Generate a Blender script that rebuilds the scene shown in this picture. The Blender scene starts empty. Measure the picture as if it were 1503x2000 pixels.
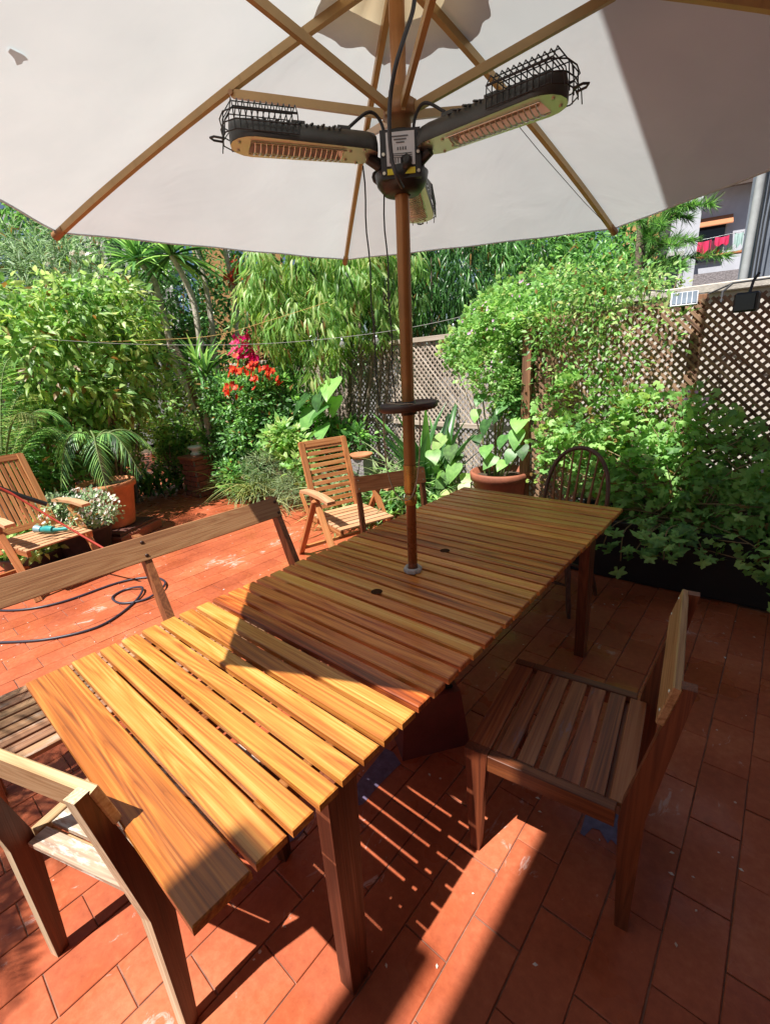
import bpy, math, random
import numpy as np
from mathutils import Vector, Matrix

rnd = random.Random(7)
rng = np.random.default_rng(7)
PI = math.pi
SC = bpy.context.scene
COL = SC.collection

# ------------------------------------------------------------------ camera
RIGHT = np.array([0.76036037, 0.64645483, -0.06283519])
UP = np.array([-0.15383625, 0.27323969, 0.94956542])
BACK = np.array([0.63102022, -0.71234558, 0.30720882])
EYE = np.array([0.0, 0.0, 1.62])
F_PX = 894.2132                     # focal length for a picture 1503 x 2000
cd = bpy.data.cameras.new('camera')
cam = bpy.data.objects.new('camera', cd)
COL.objects.link(cam)
cam.matrix_world = Matrix([[RIGHT[i], UP[i], BACK[i], EYE[i]] for i in range(3)] + [[0, 0, 0, 1]])
cd.sensor_fit = 'VERTICAL'
cd.sensor_height = 36.0
cd.lens = F_PX / 2000 * 36.0
cd.clip_start = 0.02
cd.clip_end = 400
SC.camera = cam

# ------------------------------------------------------------------ light
SUN_EL = math.radians(63.5)
SUN_DIR = Vector((-0.113 * math.cos(SUN_EL), -0.9936 * math.cos(SUN_EL), math.sin(SUN_EL))).normalized()
w = bpy.data.worlds.new('World')
SC.world = w
w.use_nodes = True
nt = w.node_tree
bg = nt.nodes['Background']
sky = nt.nodes.new('ShaderNodeTexSky')
sky.sky_type = 'NISHITA'
sky.sun_disc = False
sky.sun_elevation = SUN_EL
sky.sun_rotation = math.radians(186.5)
nt.links.new(sky.outputs[0], bg.inputs[0])
bg.inputs[1].default_value = 0.04
ld = bpy.data.lights.new('sun', 'SUN')
ld.energy = 5.0
ld.angle = math.radians(0.5)
ld.color = (1.0, 0.95, 0.87)
sun = bpy.data.objects.new('sun', ld)
COL.objects.link(sun)
sun.rotation_euler = SUN_DIR.to_track_quat('Z', 'Y').to_euler()
SC.view_settings.view_transform = 'Standard'
SC.view_settings.look = 'None'
SC.view_settings.gamma = 1
SC.view_settings.use_curve_mapping = False
SC.view_settings.exposure = 0.85


# ------------------------------------------------------------------ helpers
def at(px, py, d):
    """the point of the place d metres away (level distance) seen at that spot of the photo"""
    r = RIGHT * (px - 751.5) - UP * (py - 1000.0) - BACK * F_PX
    return EYE + r * (d / math.hypot(r[0], r[1]))


def empty(name, loc=(0, 0, 0), rz=0.0, label=None, cat=None, group=None):
    o = bpy.data.objects.new(name, None)
    o.empty_display_size = 0.1
    COL.objects.link(o)
    o.location = Vector([float(v) for v in loc])
    o.rotation_euler = (0, 0, rz)
    if label:
        o['label'] = label
    if cat:
        o['category'] = cat
    if group:
        o['group'] = group
    return o


def tag(o, label, cat, group=None):
    o['label'] = label
    o['category'] = cat
    if group:
        o['group'] = group
    return o


def link(name, me, mat=None, parent=None, mtx=None):
    o = bpy.data.objects.new(name, me)
    if mat is not None and len(me.materials) == 0:
        me.materials.append(mat)
    COL.objects.link(o)
    if parent is not None:
        o.parent = parent
    if mtx is not None:
        o.matrix_basis = mtx
    return o


def copy_tree(o, parent=None):
    c = o.copy()
    COL.objects.link(c)
    c.parent = parent
    for ch in [q for q in bpy.data.objects if q.parent == o]:
        copy_tree(ch, c)
    return c


def mesh(name, verts, faces, smooth=False):
    me = bpy.data.meshes.new(name)
    me.from_pydata([tuple(float(c) for c in v) for v in verts], [], faces)
    if smooth:
        for p in me.polygons:
            p.use_smooth = True
    me.update()
    return me


class MB:
    """collects shapes of one part"""
    def __init__(s):
        s.v = []
        s.f = []
        s.sm = []

    def add(s, v, f, smooth=False):
        n = len(s.v)
        s.v += [tuple(float(c) for c in q) for q in v]
        s.f += [tuple(i + n for i in q) for q in f]
        s.sm += [smooth] * len(f)
        return s

    def box(s, c, d, rz=0, ch=0.0, mtx=None):
        v, f = box_data(d[0], d[1], d[2], ch)
        M = mtx if mtx is not None else Matrix.Translation(Vector(c)) @ Matrix.Rotation(rz, 4, 'Z')
        s.add([M @ Vector(q) for q in v], f)
        return s

    def bar(s, a, b, w_, t, up=(0, 0, 1), ch=0.0):
        M, L = frame(a, b, up)
        v, f = box_data(L, w_, t, ch)
        s.add([M @ Vector(q) for q in v], f)
        return s

    def tube(s, pts, r, n=8, cap=True):
        pts = [Vector([float(c) for c in p]) for p in pts]
        rr = r if isinstance(r, (list, tuple)) else [r] * len(pts)
        vs = []
        prev = None
        for i, p in enumerate(pts):
            t = (pts[min(i + 1, len(pts) - 1)] - pts[max(i - 1, 0)])
            if t.length < 1e-9:
                t = Vector((0, 0, 1))
            t.normalize()
            if prev is None:
                a = Vector((0, 0, 1)) if abs(t.z) < 0.9 else Vector((1, 0, 0))
                u = t.cross(a).normalized()
            else:
                u = (prev - t * prev.dot(t))
                u = u.normalized() if u.length > 1e-6 else t.orthogonal().normalized()
            prev = u
            v = t.cross(u)
            for k in range(n):
                an = 2 * PI * k / n
                vs.append(p + (u * math.cos(an) + v * math.sin(an)) * rr[i])
        fs = []
        for i in range(len(pts) - 1):
            for k in range(n):
                k2 = (k + 1) % n
                fs.append((i * n + k, i * n + k2, (i + 1) * n + k2, (i + 1) * n + k))
        s.add(vs, fs, True)
        if cap:
            m = len(pts) - 1
            s.add(vs[:n], [tuple(range(n - 1, -1, -1))])
            s.add(vs[m * n:], [tuple(range(n))])
        return s

    def lathe(s, prof, c=(0, 0, 0), n=24, axis=None):
        vs = []
        for (r, z) in prof:
            for k in range(n):
                an = 2 * PI * k / n
                p = Vector((r * math.cos(an), r * math.sin(an), z))
                if axis is not None:
                    p = axis @ p
                vs.append(p + Vector(c))
        fs = []
        for i in range(len(prof) - 1):
            for k in range(n):
                k2 = (k + 1) % n
                fs.append((i * n + k, i * n + k2, (i + 1) * n + k2, (i + 1) * n + k))
        s.add(vs, fs, True)
        return s

    def prism(s, poly, y0, y1):
        """polygon in XZ, pushed along Y"""
        n = len(poly)
        v = [(p[0], y0, p[1]) for p in poly] + [(p[0], y1, p[1]) for p in poly]
        f = [tuple(range(n)), tuple(range(2 * n - 1, n - 1, -1))]
        for i in range(n):
            j = (i + 1) % n
            f.append((j, i, i + n, j + n))
        return s.add(v, f)

    def build(s, name, mat, parent=None, mtx=None):
        me = bpy.data.meshes.new(name)
        me.from_pydata(s.v, [], s.f)
        me.polygons.foreach_set('use_smooth', s.sm)
        me.update()
        return link(name, me, mat, parent, mtx)


def box_data(L, W, T, ch=0.0):
    x, y, z = L / 2, W / 2, T / 2
    if ch <= 0:
        v = [(-x, -y, -z), (x, -y, -z), (x, y, -z), (-x, y, -z), (-x, -y, z), (x, -y, z), (x, y, z), (-x, y, z)]
        f = [(0, 3, 2, 1), (4, 5, 6, 7), (0, 1, 5, 4), (1, 2, 6, 5), (2, 3, 7, 6), (3, 0, 4, 7)]
        return v, f
    c = min(ch, x * .45, y * .45, z * .45)
    # top and bottom rims chamfered, upright corners kept
    def ring(a, b, zz):
        return [(-a, -b, zz), (a, -b, zz), (a, b, zz), (-a, b, zz)]
    v = ring(x - c, y - c, -z) + ring(x, y, -z + c) + ring(x, y, z - c) + ring(x - c, y - c, z)
    f = [(3, 2, 1, 0), (12, 13, 14, 15)]
    for r in range(3):
        for k in range(4):
            k2 = (k + 1) % 4
            f.append((r * 4 + k, r * 4 + k2, (r + 1) * 4 + k2, (r + 1) * 4 + k))
    return v, f


def frame(a, b, up=(0, 0, 1)):
    a = Vector([float(c) for c in a])
    b = Vector([float(c) for c in b])
    x = b - a
    L = x.length
    x.normalize()
    u = Vector(up)
    y = u.cross(x)
    if y.length < 1e-6:
        y = Vector((0, 1, 0)).cross(x) if abs(x.y) < .9 else Vector((1, 0, 0)).cross(x)
    y.normalize()
    z = x.cross(y)
    c = (a + b) / 2
    return Matrix([[x[i], y[i], z[i], c[i]] for i in range(3)] + [[0, 0, 0, 1]]), L


_box = {}


def board(name, parent, a, b, w_, t, mat, up=(0, 0, 1), ch=0.002):
    """a plank of its own, grain along its length; alike planks share mesh data"""
    M, L = frame(a, b, up)
    key = (round(L, 3), round(w_, 4), round(t, 4), ch, mat.name)
    if key not in _box:
        v, f = box_data(L, w_, t, ch)
        me = mesh(name, v, f)
        me.materials.append(mat)
        _box[key] = me
    return link(name, _box[key], None, parent, M)


def leaf_mesh(name, tpl, P, D, N, S, T, W=None):
    """joins many leaves: template verts (x along, y across, z up) put at P"""
    tv, tf = tpl
    tv = np.array(tv, float)
    n = len(P)
    k = len(tv)
    D = D / (np.linalg.norm(D, axis=1, keepdims=True) + 1e-9)
    Y = np.cross(N, D)
    l = np.linalg.norm(Y, axis=1, keepdims=True)
    bad = l[:, 0] < 1e-3
    Y[bad] = np.array([1, 0, 0.3])
    Y /= np.linalg.norm(Y, axis=1, keepdims=True)
    Z = np.cross(D, Y)
    S = np.asarray(S).reshape(-1, 1)
    W = S if W is None else np.asarray(W).reshape(-1, 1)
    V = (P[:, None, :] + D[:, None, :] * (tv[None, :, 0:1] * S[:, None, :])
         + Y[:, None, :] * (tv[None, :, 1:2] * W[:, None, :]) + Z[:, None, :] * (tv[None, :, 2:3] * S[:, None, :]))
    V = V.reshape(-1, 3)
    me = bpy.data.meshes.new(name)
    me.vertices.add(n * k)
    me.vertices.foreach_set('co', V.astype(np.float32).ravel())
    lens = np.array([len(f) for f in tf])
    flat = np.concatenate([np.array(f) for f in tf])
    loops = (flat[None, :] + (np.arange(n) * k)[:, None]).ravel()
    tot = np.tile(lens, n)
    start = np.concatenate([[0], np.cumsum(tot)[:-1]])
    me.loops.add(len(loops))
    me.loops.foreach_set('vertex_index', loops.astype(np.int32))
    me.polygons.add(len(tot))
    me.polygons.foreach_set('loop_start', start.astype(np.int32))
    me.polygons.foreach_set('loop_total', tot.astype(np.int32))
    me.update(calc_edges=True)
    at_ = me.attributes.new('tint', 'FLOAT', 'POINT')
    tt = np.clip(np.array(T, float), 0, 1)
    if n > 400:
        tt[rng.random(n) < .035] = 3.0
    at_.data.foreach_set('value', np.repeat(tt, k).astype(np.float32))
    return me


# ------------------------------------------------------------------ materials
def new_mat(name):
    m = bpy.data.materials.new(name)
    m.use_nodes = True
    return m, m.node_tree.nodes, m.node_tree.links, m.node_tree.nodes['Principled BSDF']


def N_(nodes, typ, **kw):
    n = nodes.new(typ)
    for k, v in kw.items():
        setattr(n, k, v)
    return n


def ramp(nodes, stops, interp='LINEAR'):
    r = nodes.new('ShaderNodeValToRGB')
    r.color_ramp.interpolation = interp
    e = r.color_ramp.elements
    while len(e) < len(stops):
        e.new(0.5)
    for i, (p, c) in enumerate(stops):
        e[i].position = p
        e[i].color = (c[0], c[1], c[2], 1)
    return r


def math_n(nodes, links, op, a, b=None):
    m = nodes.new('ShaderNodeMath')
    m.operation = op
    for i, v in enumerate((a, b)):
        if v is None:
            continue
        if isinstance(v, (int, float)):
            m.inputs[i].default_value = v
        else:
            links.new(v, m.inputs[i])
    return m.outputs[0]


def simple(name, col, rough=.5, metal=0.0, var=0.0, scale=20, bump=0.0, spec=0.5):
    m, n, l, b = new_mat(name)
    b.inputs['Roughness'].default_value = rough
    b.inputs['Metallic'].default_value = metal
    b.inputs['Specular IOR Level'].default_value = spec
    tc = N_(n, 'ShaderNodeTexCoord')
    no = N_(n, 'ShaderNodeTexNoise')
    no.inputs['Scale'].default_value = scale
    no.inputs['Detail'].default_value = 6
    no.inputs['Roughness'].default_value = .65
    l.new(tc.outputs['Object'], no.inputs['Vector'])
    c0 = [max(0, c * (1 - var)) for c in col]
    c1 = [min(1, c * (1 + var)) for c in col]
    r = ramp(n, [(.3, c0), (.7, c1)])
    l.new(no.outputs[0], r.inputs[0])
    l.new(r.outputs[0], b.inputs['Base Color'])
    rr = N_(n, 'ShaderNodeMapRange')
    rr.inputs[3].default_value = max(.03, rough - .1)
    rr.inputs[4].default_value = min(1, rough + .12)
    l.new(no.outputs[0], rr.inputs[0])
    l.new(rr.outputs[0], b.inputs['Roughness'])
    if bump:
        bp = N_(n, 'ShaderNodeBump')
        bp.inputs['Strength'].default_value = bump
        bp.inputs['Distance'].default_value = .02
        l.new(no.outputs[0], bp.inputs['Height'])
        l.new(bp.outputs[0], b.inputs['Normal'])
    return m


def wood(name, cols, rough=.4, axis='X', spread=1.0, bump=.25, weather=None, spots=None):
    """grain runs along the local axis; every board draws its own figure and tone"""
    m, n, l, b = new_mat(name)
    tc = N_(n, 'ShaderNodeTexCoord')
    oi = N_(n, 'ShaderNodeObjectInfo')
    off = N_(n, 'ShaderNodeVectorMath', operation='MULTIPLY_ADD')
    l.new(oi.outputs['Random'], off.inputs[0])
    off.inputs[1].default_value = (37.0, 91.0, 53.0)
    l.new(tc.outputs['Object'], off.inputs[2])
    perm = off.outputs[0]

    def mapped(sl, sc):
        mp = N_(n, 'ShaderNodeMapping')
        s = (sl, sc, sc) if axis == 'X' else ((sc, sc, sl) if axis == 'Z' else (sc, sl, sc))
        mp.inputs['Scale'].default_value = s
        l.new(perm, mp.inputs[0])
        return mp.outputs[0]
    n1 = N_(n, 'ShaderNodeTexNoise')
    n1.inputs['Scale'].default_value = 1
    n1.inputs['Detail'].default_value = 2
    n1.inputs['Distortion'].default_value = .4
    l.new(mapped(.55, 9), n1.inputs['Vector'])
    rings = math_n(n, l, 'FRACT', math_n(n, l, 'MULTIPLY', n1.outputs[0], 15.0))
    tri = math_n(n, l, 'ABSOLUTE', math_n(n, l, 'SUBTRACT', rings, 0.55))
    n2 = N_(n, 'ShaderNodeTexNoise')
    n2.inputs['Scale'].default_value = 1
    n2.inputs['Detail'].default_value = 5
    l.new(mapped(1.8, 210), n2.inputs['Vector'])
    n3 = N_(n, 'ShaderNodeTexNoise')
    n3.inputs['Scale'].default_value = 1
    n3.inputs['Detail'].default_value = 3
    n3.inputs['Distortion'].default_value = .8
    l.new(mapped(.8, 22), n3.inputs['Vector'])
    a = math_n(n, l, 'MULTIPLY', tri, .6)
    bb = math_n(n, l, 'MULTIPLY', math_n(n, l, 'SUBTRACT', n2.outputs[0], .5), .8)
    c = math_n(n, l, 'MULTIPLY', math_n(n, l, 'SUBTRACT', n3.outputs[0], .5), 1.0)
    d = math_n(n, l, 'MULTIPLY', math_n(n, l, 'SUBTRACT', oi.outputs['Random'], .5), .55 * spread)
    tot = math_n(n, l, 'ADD', math_n(n, l, 'ADD', a, bb), math_n(n, l, 'ADD', c, d))
    tot = math_n(n, l, 'ADD', tot, .34)
    r = ramp(n, [(0.0, cols[0]), (.38, cols[1]), (.66, cols[2]), (1.0, cols[3])])
    l.new(tot, r.inputs[0])
    out = r.outputs[0]
    # slight warm/cool shift from board to board
    hs = N_(n, 'ShaderNodeHueSaturation')
    l.new(out, hs.inputs['Color'])
    fr = math_n(n, l, 'FRACT', math_n(n, l, 'MULTIPLY', oi.outputs['Random'], 13.7))
    mr = N_(n, 'ShaderNodeMapRange')
    mr.inputs[3].default_value = .5 - .008 * spread
    mr.inputs[4].default_value = .5 + .012 * spread
    l.new(fr, mr.inputs[0])
    l.new(mr.outputs[0], hs.inputs['Hue'])
    mv = N_(n, 'ShaderNodeMapRange')
    mv.inputs[3].default_value = 1 - .28 * spread
    mv.inputs[4].default_value = 1 + .2 * spread
    l.new(math_n(n, l, 'FRACT', math_n(n, l, 'MULTIPLY', oi.outputs['Random'], 5.3)), mv.inputs[0])
    l.new(mv.outputs[0], hs.inputs['Value'])
    out = hs.outputs[0]
    if weather:
        wn = N_(n, 'ShaderNodeTexNoise')
        wn.inputs['Scale'].default_value = 1
        wn.inputs['Detail'].default_value = 7
        wn.inputs['Roughness'].default_value = .7
        l.new(mapped(weather[2], weather[2] * 4), wn.inputs['Vector'])
        wr = ramp(n, [(weather[1], (0, 0, 0)), (min(1, weather[1] + .12), (1, 1, 1))])
        l.new(wn.outputs[0], wr.inputs[0])
        mx = N_(n, 'ShaderNodeMix', data_type='RGBA')
        l.new(wr.outputs[0], mx.inputs[0])
        l.new(out, mx.inputs[6])
        mx.inputs[7].default_value = (*weather[0], 1)
        out = mx.outputs[2]
    l.new(out, b.inputs['Base Color'])
    rr = N_(n, 'ShaderNodeMapRange')
    rr.inputs[1].default_value = .3
    rr.inputs[2].default_value = .7
    rr.inputs[3].default_value = max(.05, rough - .12)
    rr.inputs[4].default_value = rough + .15
    l.new(n3.outputs[0], rr.inputs[0])
    l.new(rr.outputs[0], b.inputs['Roughness'])
    bp = N_(n, 'ShaderNodeBump')
    bp.inputs['Strength'].default_value = bump
    bp.inputs['Distance'].default_value = .004
    l.new(n2.outputs[0], bp.inputs['Height'])
    l.new(bp.outputs[0], b.inputs['Normal'])
    return m


def leaf_mat(name, c0, c1, c2, rough=.42, trans=.35):
    m, n, l, b = new_mat(name)
    at_ = N_(n, 'ShaderNodeAttribute', attribute_name='tint')
    tc = N_(n, 'ShaderNodeTexCoord')
    no = N_(n, 'ShaderNodeTexNoise')
    no.inputs['Scale'].default_value = 3.0
    no.inputs['Detail'].default_value = 3
    l.new(tc.outputs['Object'], no.inputs['Vector'])
    s = math_n(n, l, 'ADD', at_.outputs['Fac'], math_n(n, l, 'MULTIPLY', math_n(n, l, 'SUBTRACT', no.outputs[0], .5), .7))
    r = ramp(n, [(.05, c0), (.45, c1), (.95, c2)])
    l.new(s, r.inputs[0])
    dry = N_(n, 'ShaderNodeMix', data_type='RGBA')
    l.new(math_n(n, l, 'GREATER_THAN', at_.outputs['Fac'], 2.0), dry.inputs[0])
    l.new(r.outputs[0], dry.inputs[6])
    dry.inputs[7].default_value = (.26, .16, .05, 1)
    col_out = dry.outputs[2]
    l.new(col_out, b.inputs['Base Color'])
    b.inputs['Roughness'].default_value = rough
    tr = N_(n, 'ShaderNodeBsdfTranslucent')
    hs = N_(n, 'ShaderNodeHueSaturation')
    hs.inputs['Hue'].default_value = .485
    hs.inputs['Saturation'].default_value = 1.1
    hs.inputs['Value'].default_value = 1.7
    l.new(col_out, hs.inputs['Color'])
    l.new(hs.outputs[0], tr.inputs['Color'])
    mx = N_(n, 'ShaderNodeMixShader')
    mx.inputs[0].default_value = trans
    l.new(b.outputs[0], mx.inputs[1])
    l.new(tr.outputs[0], mx.inputs[2])
    l.new(mx.outputs[0], n['Material Output'].inputs['Surface'])
    return m


M = {}
TEAK = [(.62, .36, .13), (.46, .21, .055), (.30, .115, .028), (.12, .042, .012)]
TEAK_LIFTED = [(.88, .43, .12), (.76, .275, .055), (.54, .14, .025), (.22, .05, .011)]
M['teak'] = wood('oiled_teak_lifted', TEAK_LIFTED, .36, spread=.85)  # same teak, colour brightened to lift the slats in the canopy's shade
TEAKN = [(.74, .40, .125), (.60, .24, .05), (.44, .135, .026), (.19, .05, .012)]
M['teak_near'] = wood('oiled_teak_sunlit', TEAKN, .36, spread=.35)  # unlifted copy for the sunlit near slats
for k_ in ('teak', 'teak_near'):
    b_ = M[k_].node_tree.nodes['Principled BSDF']
    b_.inputs['Coat Weight'].default_value = .3
    b_.inputs['Coat Roughness'].default_value = .16
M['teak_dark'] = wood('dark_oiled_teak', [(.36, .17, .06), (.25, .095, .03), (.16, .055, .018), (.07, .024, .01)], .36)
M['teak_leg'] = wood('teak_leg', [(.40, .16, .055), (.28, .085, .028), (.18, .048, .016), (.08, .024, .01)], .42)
M['bench'] = wood('weathered_brown_rail', [(.42, .235, .115), (.33, .16, .07), (.25, .105, .043), (.12, .048, .02)], .5, spread=.4)
M['pale'] = wood('sun_bleached_wood', [(.62, .47, .3), (.52, .36, .2), (.42, .26, .13), (.25, .14, .07)], .6, spread=.4)
M['rail_light'] = wood('light_back_rail', [(.58, .38, .2), (.47, .27, .12), (.36, .18, .07), (.2, .09, .035)], .5, spread=.3)
M['whitewash'] = wood('flaked_white_wood', [(.6, .46, .34), (.5, .36, .26), (.36, .25, .18), (.2, .13, .1)], .55,
                      spread=.3, weather=((.66, .66, .60), .49, 9.0))
M['seat_wet'] = wood('stained_seat_slat', [(.42, .18, .075), (.33, .11, .04), (.22, .062, .024), (.10, .035, .02)], .36,
                     spread=.6, weather=((.17, .13, .18), .6, 5.0))
M['redwood'] = wood('reddish_chair_wood', [(.62, .32, .14), (.52, .225, .085), (.40, .15, .05), (.18, .06, .022)], .45, spread=.5)
M['redwood_l'] = wood('pale_arm_wood', [(.64, .42, .26), (.55, .32, .18), (.45, .23, .11), (.25, .12, .06)], .5, spread=.4)
M['darkchair'] = wood('dark_turned_wood', [(.2, .1, .06), (.14, .065, .04), (.09, .04, .025), (.04, .02, .012)], .4, axis='Z', spread=.3)
M['spindle'] = wood('brown_spindle', [(.4, .2, .09), (.3, .13, .05), (.2, .08, .03), (.1, .04, .02)], .4, axis='Z', spread=.4)
M['lath'] = wood('brown_lath', [(.42, .29, .18), (.31, .19, .115), (.2, .11, .07), (.1, .052, .032)], .7, spread=.5)
M['lath_grey'] = wood('greyed_lath', [(.58, .50, .43), (.47, .39, .33), (.35, .28, .23), (.2, .16, .13)], .8, spread=.4)
M['post'] = wood('fence_post', [(.4, .22, .12), (.3, .15, .08), (.2, .095, .05), (.1, .05, .03)], .6, spread=.4)
M['metal_brown'] = simple('brown_pole_paint', (.36, .16, .05), .32, .35, .12, 8)
M['metal_low'] = simple('red_brown_pole_paint', (.27, .085, .03), .28, .3, .12, 8)
M['rib'] = simple('rib_brown_paint', (.42, .27, .11), .42, .15, .12, 10)
M['rib_dark'] = simple('umbrella_hub_plastic', (.33, .17, .07), .4, .1, .1, 10)
M['brass'] = simple('worn_gold_sleeve', (.55, .33, .10), .28, .7, .2, 12)
M['black'] = simple('black_plastic', (.018, .017, .017), .4, 0, .3, 15)
M['grey_shell'] = simple('dark_grey_heater_shell', (.07, .072, .068), .42, .3, .25, 14)
M['wire'] = simple('black_wire', (.03, .03, .03), .45, .2, .2, 30)
M['cable'] = simple('dark_grey_cable', (.035, .035, .04), .5, 0, .2, 10)
M['steel'] = simple('polished_reflector', (.80, .75, .70), .4, 1.0, .06, 9, bump=.05)
M['guard'] = simple('chrome_guard_wire', (.75, .74, .72), .25, 1.0, .05, 10)
M['tube'] = simple('dull_heat_tube', (.32, .26, .22), .3, .5, .3, 20)
M['screw'] = simple('screw_metal', (.6, .55, .45), .35, .9, .1, 20)
M['dark_void'] = simple('dark_reflector_shadow', (.10, .075, .05), .4, .6, .3, 10)
M['white_label'] = simple('printed_silver_label', (.62, .62, .63), .35, .2, .05, 10)
M['ink'] = simple('label_ink', (.12, .12, .13), .6, 0, .1, 10)
M['yellow'] = simple('yellow_label', (.75, .68, .03), .5, 0, .05, 10)
M['dish'] = simple('dark_brown_disc', (.05, .022, .016), .45, 0, .4, 12)
M['string'] = simple('jute_string', (.42, .33, .24), .9, 0, .2, 60)
M['cord'] = simple('light_rope', (.3, .3, .29), .8, 0, .2, 60)
M['cord_y'] = simple('yellow_rope', (.55, .38, .12), .8, 0, .2, 60)
M['concrete'] = simple('pale_collar', (.45, .42, .40), .75, 0, .25, 40, .4)
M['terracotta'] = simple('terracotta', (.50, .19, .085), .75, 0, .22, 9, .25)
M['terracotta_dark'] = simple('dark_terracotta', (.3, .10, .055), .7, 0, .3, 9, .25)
M['saucer'] = simple('dark_saucer', (.10, .04, .03), .6, 0, .3, 9, .1)
M['soil'] = simple('potting_soil', (.06, .04, .025), .95, 0, .5, 50, .8)
M['dark_pot'] = simple('dark_plastic_pot', (.035, .03, .035), .5, 0, .3, 10)
M['planter'] = simple('black_planter_trough', (.012, .012, .014), .55, 0, .3, 8)
M['base_box'] = simple('maroon_umbrella_base', (.16, .04, .035), .45, 0, .25, 9, .1)
M['red_strap'] = simple('red_strap', (.45, .05, .03), .55, 0, .15, 25)
M['hose'] = simple('black_hose', (.03, .03, .05), .38, 0, .2, 12)
M['teal'] = simple('teal_plastic', (.03, .30, .30), .35, 0, .15, 10)
M['teal_pale'] = simple('pale_blue_plastic', (.25, .42, .50), .35, 0, .1, 10)
M['white_stone'] = simple('white_glazed_stone', (.82, .82, .8), .4, 0, .12, 12)
M['brick'] = simple('red_brick', (.26, .085, .06), .8, 0, .35, 18, .5)
M['mortar'] = simple('mortar', (.22, .18, .16), .95, 0, .25, 30, .5)
M['wall_pale'] = simple('pale_render_wall', (.62, .58, .54), .9, 0, .12, 4, .3)
M['wall_shade'] = simple('ochre_house_render', (.26, .17, .11), .9, 0, .15, 4, .3)
M['coping'] = simple('coping_stone', (.5, .46, .42), .85, 0, .2, 14, .4)
M['stucco_grey'] = simple('rough_grey_stucco', (.28, .255, .27), .95, 0, .35, 22, 1.0)
M['wall_white'] = simple('white_house_wall', (.58, .6, .68), .85, 0, .08, 3, .1)
M['wall_blue'] = simple('blue_grey_wall', (.22, .25, .31), .85, 0, .35, 2.2, .3)
M['wall_orange'] = simple('orange_house_wall', (.62, .33, .14), .85, 0, .12, 3, .1)
M['wall_grey'] = simple('grey_house_wall', (.34, .33, .34), .85, 0, .15, 3, .1)
M['awning'] = simple('terracotta_awning', (.48, .19, .09), .8, 0, .12, 10)
M['eave'] = simple('brown_eave', (.10, .07, .06), .7, 0, .2, 8)
M['roof_slab'] = simple('concrete_slab', (.30, .27, .25), .9, 0, .15, 6, .2)
M['glass'] = simple('window_glass', (.03, .035, .045), .08, 0, .1, 2)
M['blue_pane'] = simple('blue_reflecting_glass', (.16, .26, .45), .12, 0, .3, 1.5)
M['frame_white'] = simple('white_window_frame', (.6, .6, .6), .5, 0, .05, 10)
M['pipe'] = simple('pale_downpipe', (.4, .42, .44), .5, 0, .2, 7)
M['cloth_red'] = simple('crimson_laundry', (.55, .02, .09), .85, 0, .25, 12)
M['cloth_dark'] = simple('maroon_laundry', (.12, .02, .04), .85, 0, .25, 12)
M['cloth_teal'] = simple('pale_green_laundry', (.35, .5, .48), .85, 0, .15, 12)
M['bark'] = simple('grey_brown_bark', (.20, .155, .115), .9, 0, .45, 22, .9)
M['bark_pale'] = simple('pale_bark', (.52, .47, .40), .9, 0, .4, 22, .9)
M['stem'] = simple('dry_stem', (.30, .22, .12), .8, 0, .3, 15)
M['stem_g'] = simple('green_stem', (.14, .2, .06), .7, 0, .3, 15)
M['crate'] = wood('dark_fence_board', [(.11, .055, .04), (.08, .038, .028), (.055, .027, .02), (.03, .015, .012)], .7, axis='Z')
M['void'] = simple('hole_shade_paint', (.05, .022, .012), .95, 0, .2, 20, spec=.05)
M['solar'] = simple('solar_cells', (.22, .27, .33), .12, .3, .2, 5)
M['alu'] = simple('aluminium_frame', (.3, .31, .33), .4, .9, .08, 8)
M['blossom_red'] = leaf_mat('red_petals', (.45, .02, .01), (.62, .05, .02), (.75, .16, .04), .5, .3)
M['blossom_pink'] = leaf_mat('magenta_bracts', (.45, .005, .07), (.6, .01, .12), (.72, .04, .2), .5, .3)
M['blossom_white'] = leaf_mat('white_petals', (.62, .52, .42), (.74, .68, .62), (.82, .80, .78), .6, .2)
M['blossom_lilac'] = leaf_mat('lilac_petals', (.5, .3, .5), (.6, .4, .58), (.7, .5, .65), .6, .2)
M['leaf_mid'] = leaf_mat('mid_green_leaves', (0.022, 0.061, 0.019), (0.118, 0.302, 0.082), (0.333, 0.662, 0.164))
M['leaf_dark'] = leaf_mat('dark_glossy_leaves', (0.015, 0.051, 0.017), (0.055, 0.161, 0.044), (0.144, 0.349, 0.083), .32, .25)
M['leaf_lime'] = leaf_mat('lime_leaves', (0.031, 0.073, 0.019), (0.239, 0.478, 0.126), (0.617, 0.68, 0.31), .42, .42)
M['leaf_olive'] = leaf_mat('grey_green_leaves', (0.073, 0.115, 0.065), (0.23, 0.369, 0.195), (0.497, 0.696, 0.372), .5, .3)
M['leaf_pelarg'] = leaf_mat('lobed_green_leaves', (0.091, 0.216, 0.065), (0.237, 0.478, 0.139), (0.406, 0.635, 0.193), .55, .35)
M['leaf_yellow'] = leaf_mat('yellow_green_leaves', (0.054, 0.117, 0.022), (0.196, 0.344, 0.06), (0.438, 0.592, 0.135), .45, .42)
M['leaf_sword'] = leaf_mat('sword_leaves', (0.035, 0.097, 0.035), (0.141, 0.345, 0.106), (0.405, 0.7, 0.209), .38, .3)
M['leaf_pale'] = leaf_mat('pale_strap_leaves', (.09, .15, .075), (.19, .28, .13), (.36, .44, .22), .5, .35)
M['leaf_grass'] = leaf_mat('grassy_leaves', (.1, .16, .04), (.22, .32, .09), (.45, .5, .2), .55, .4)


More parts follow.
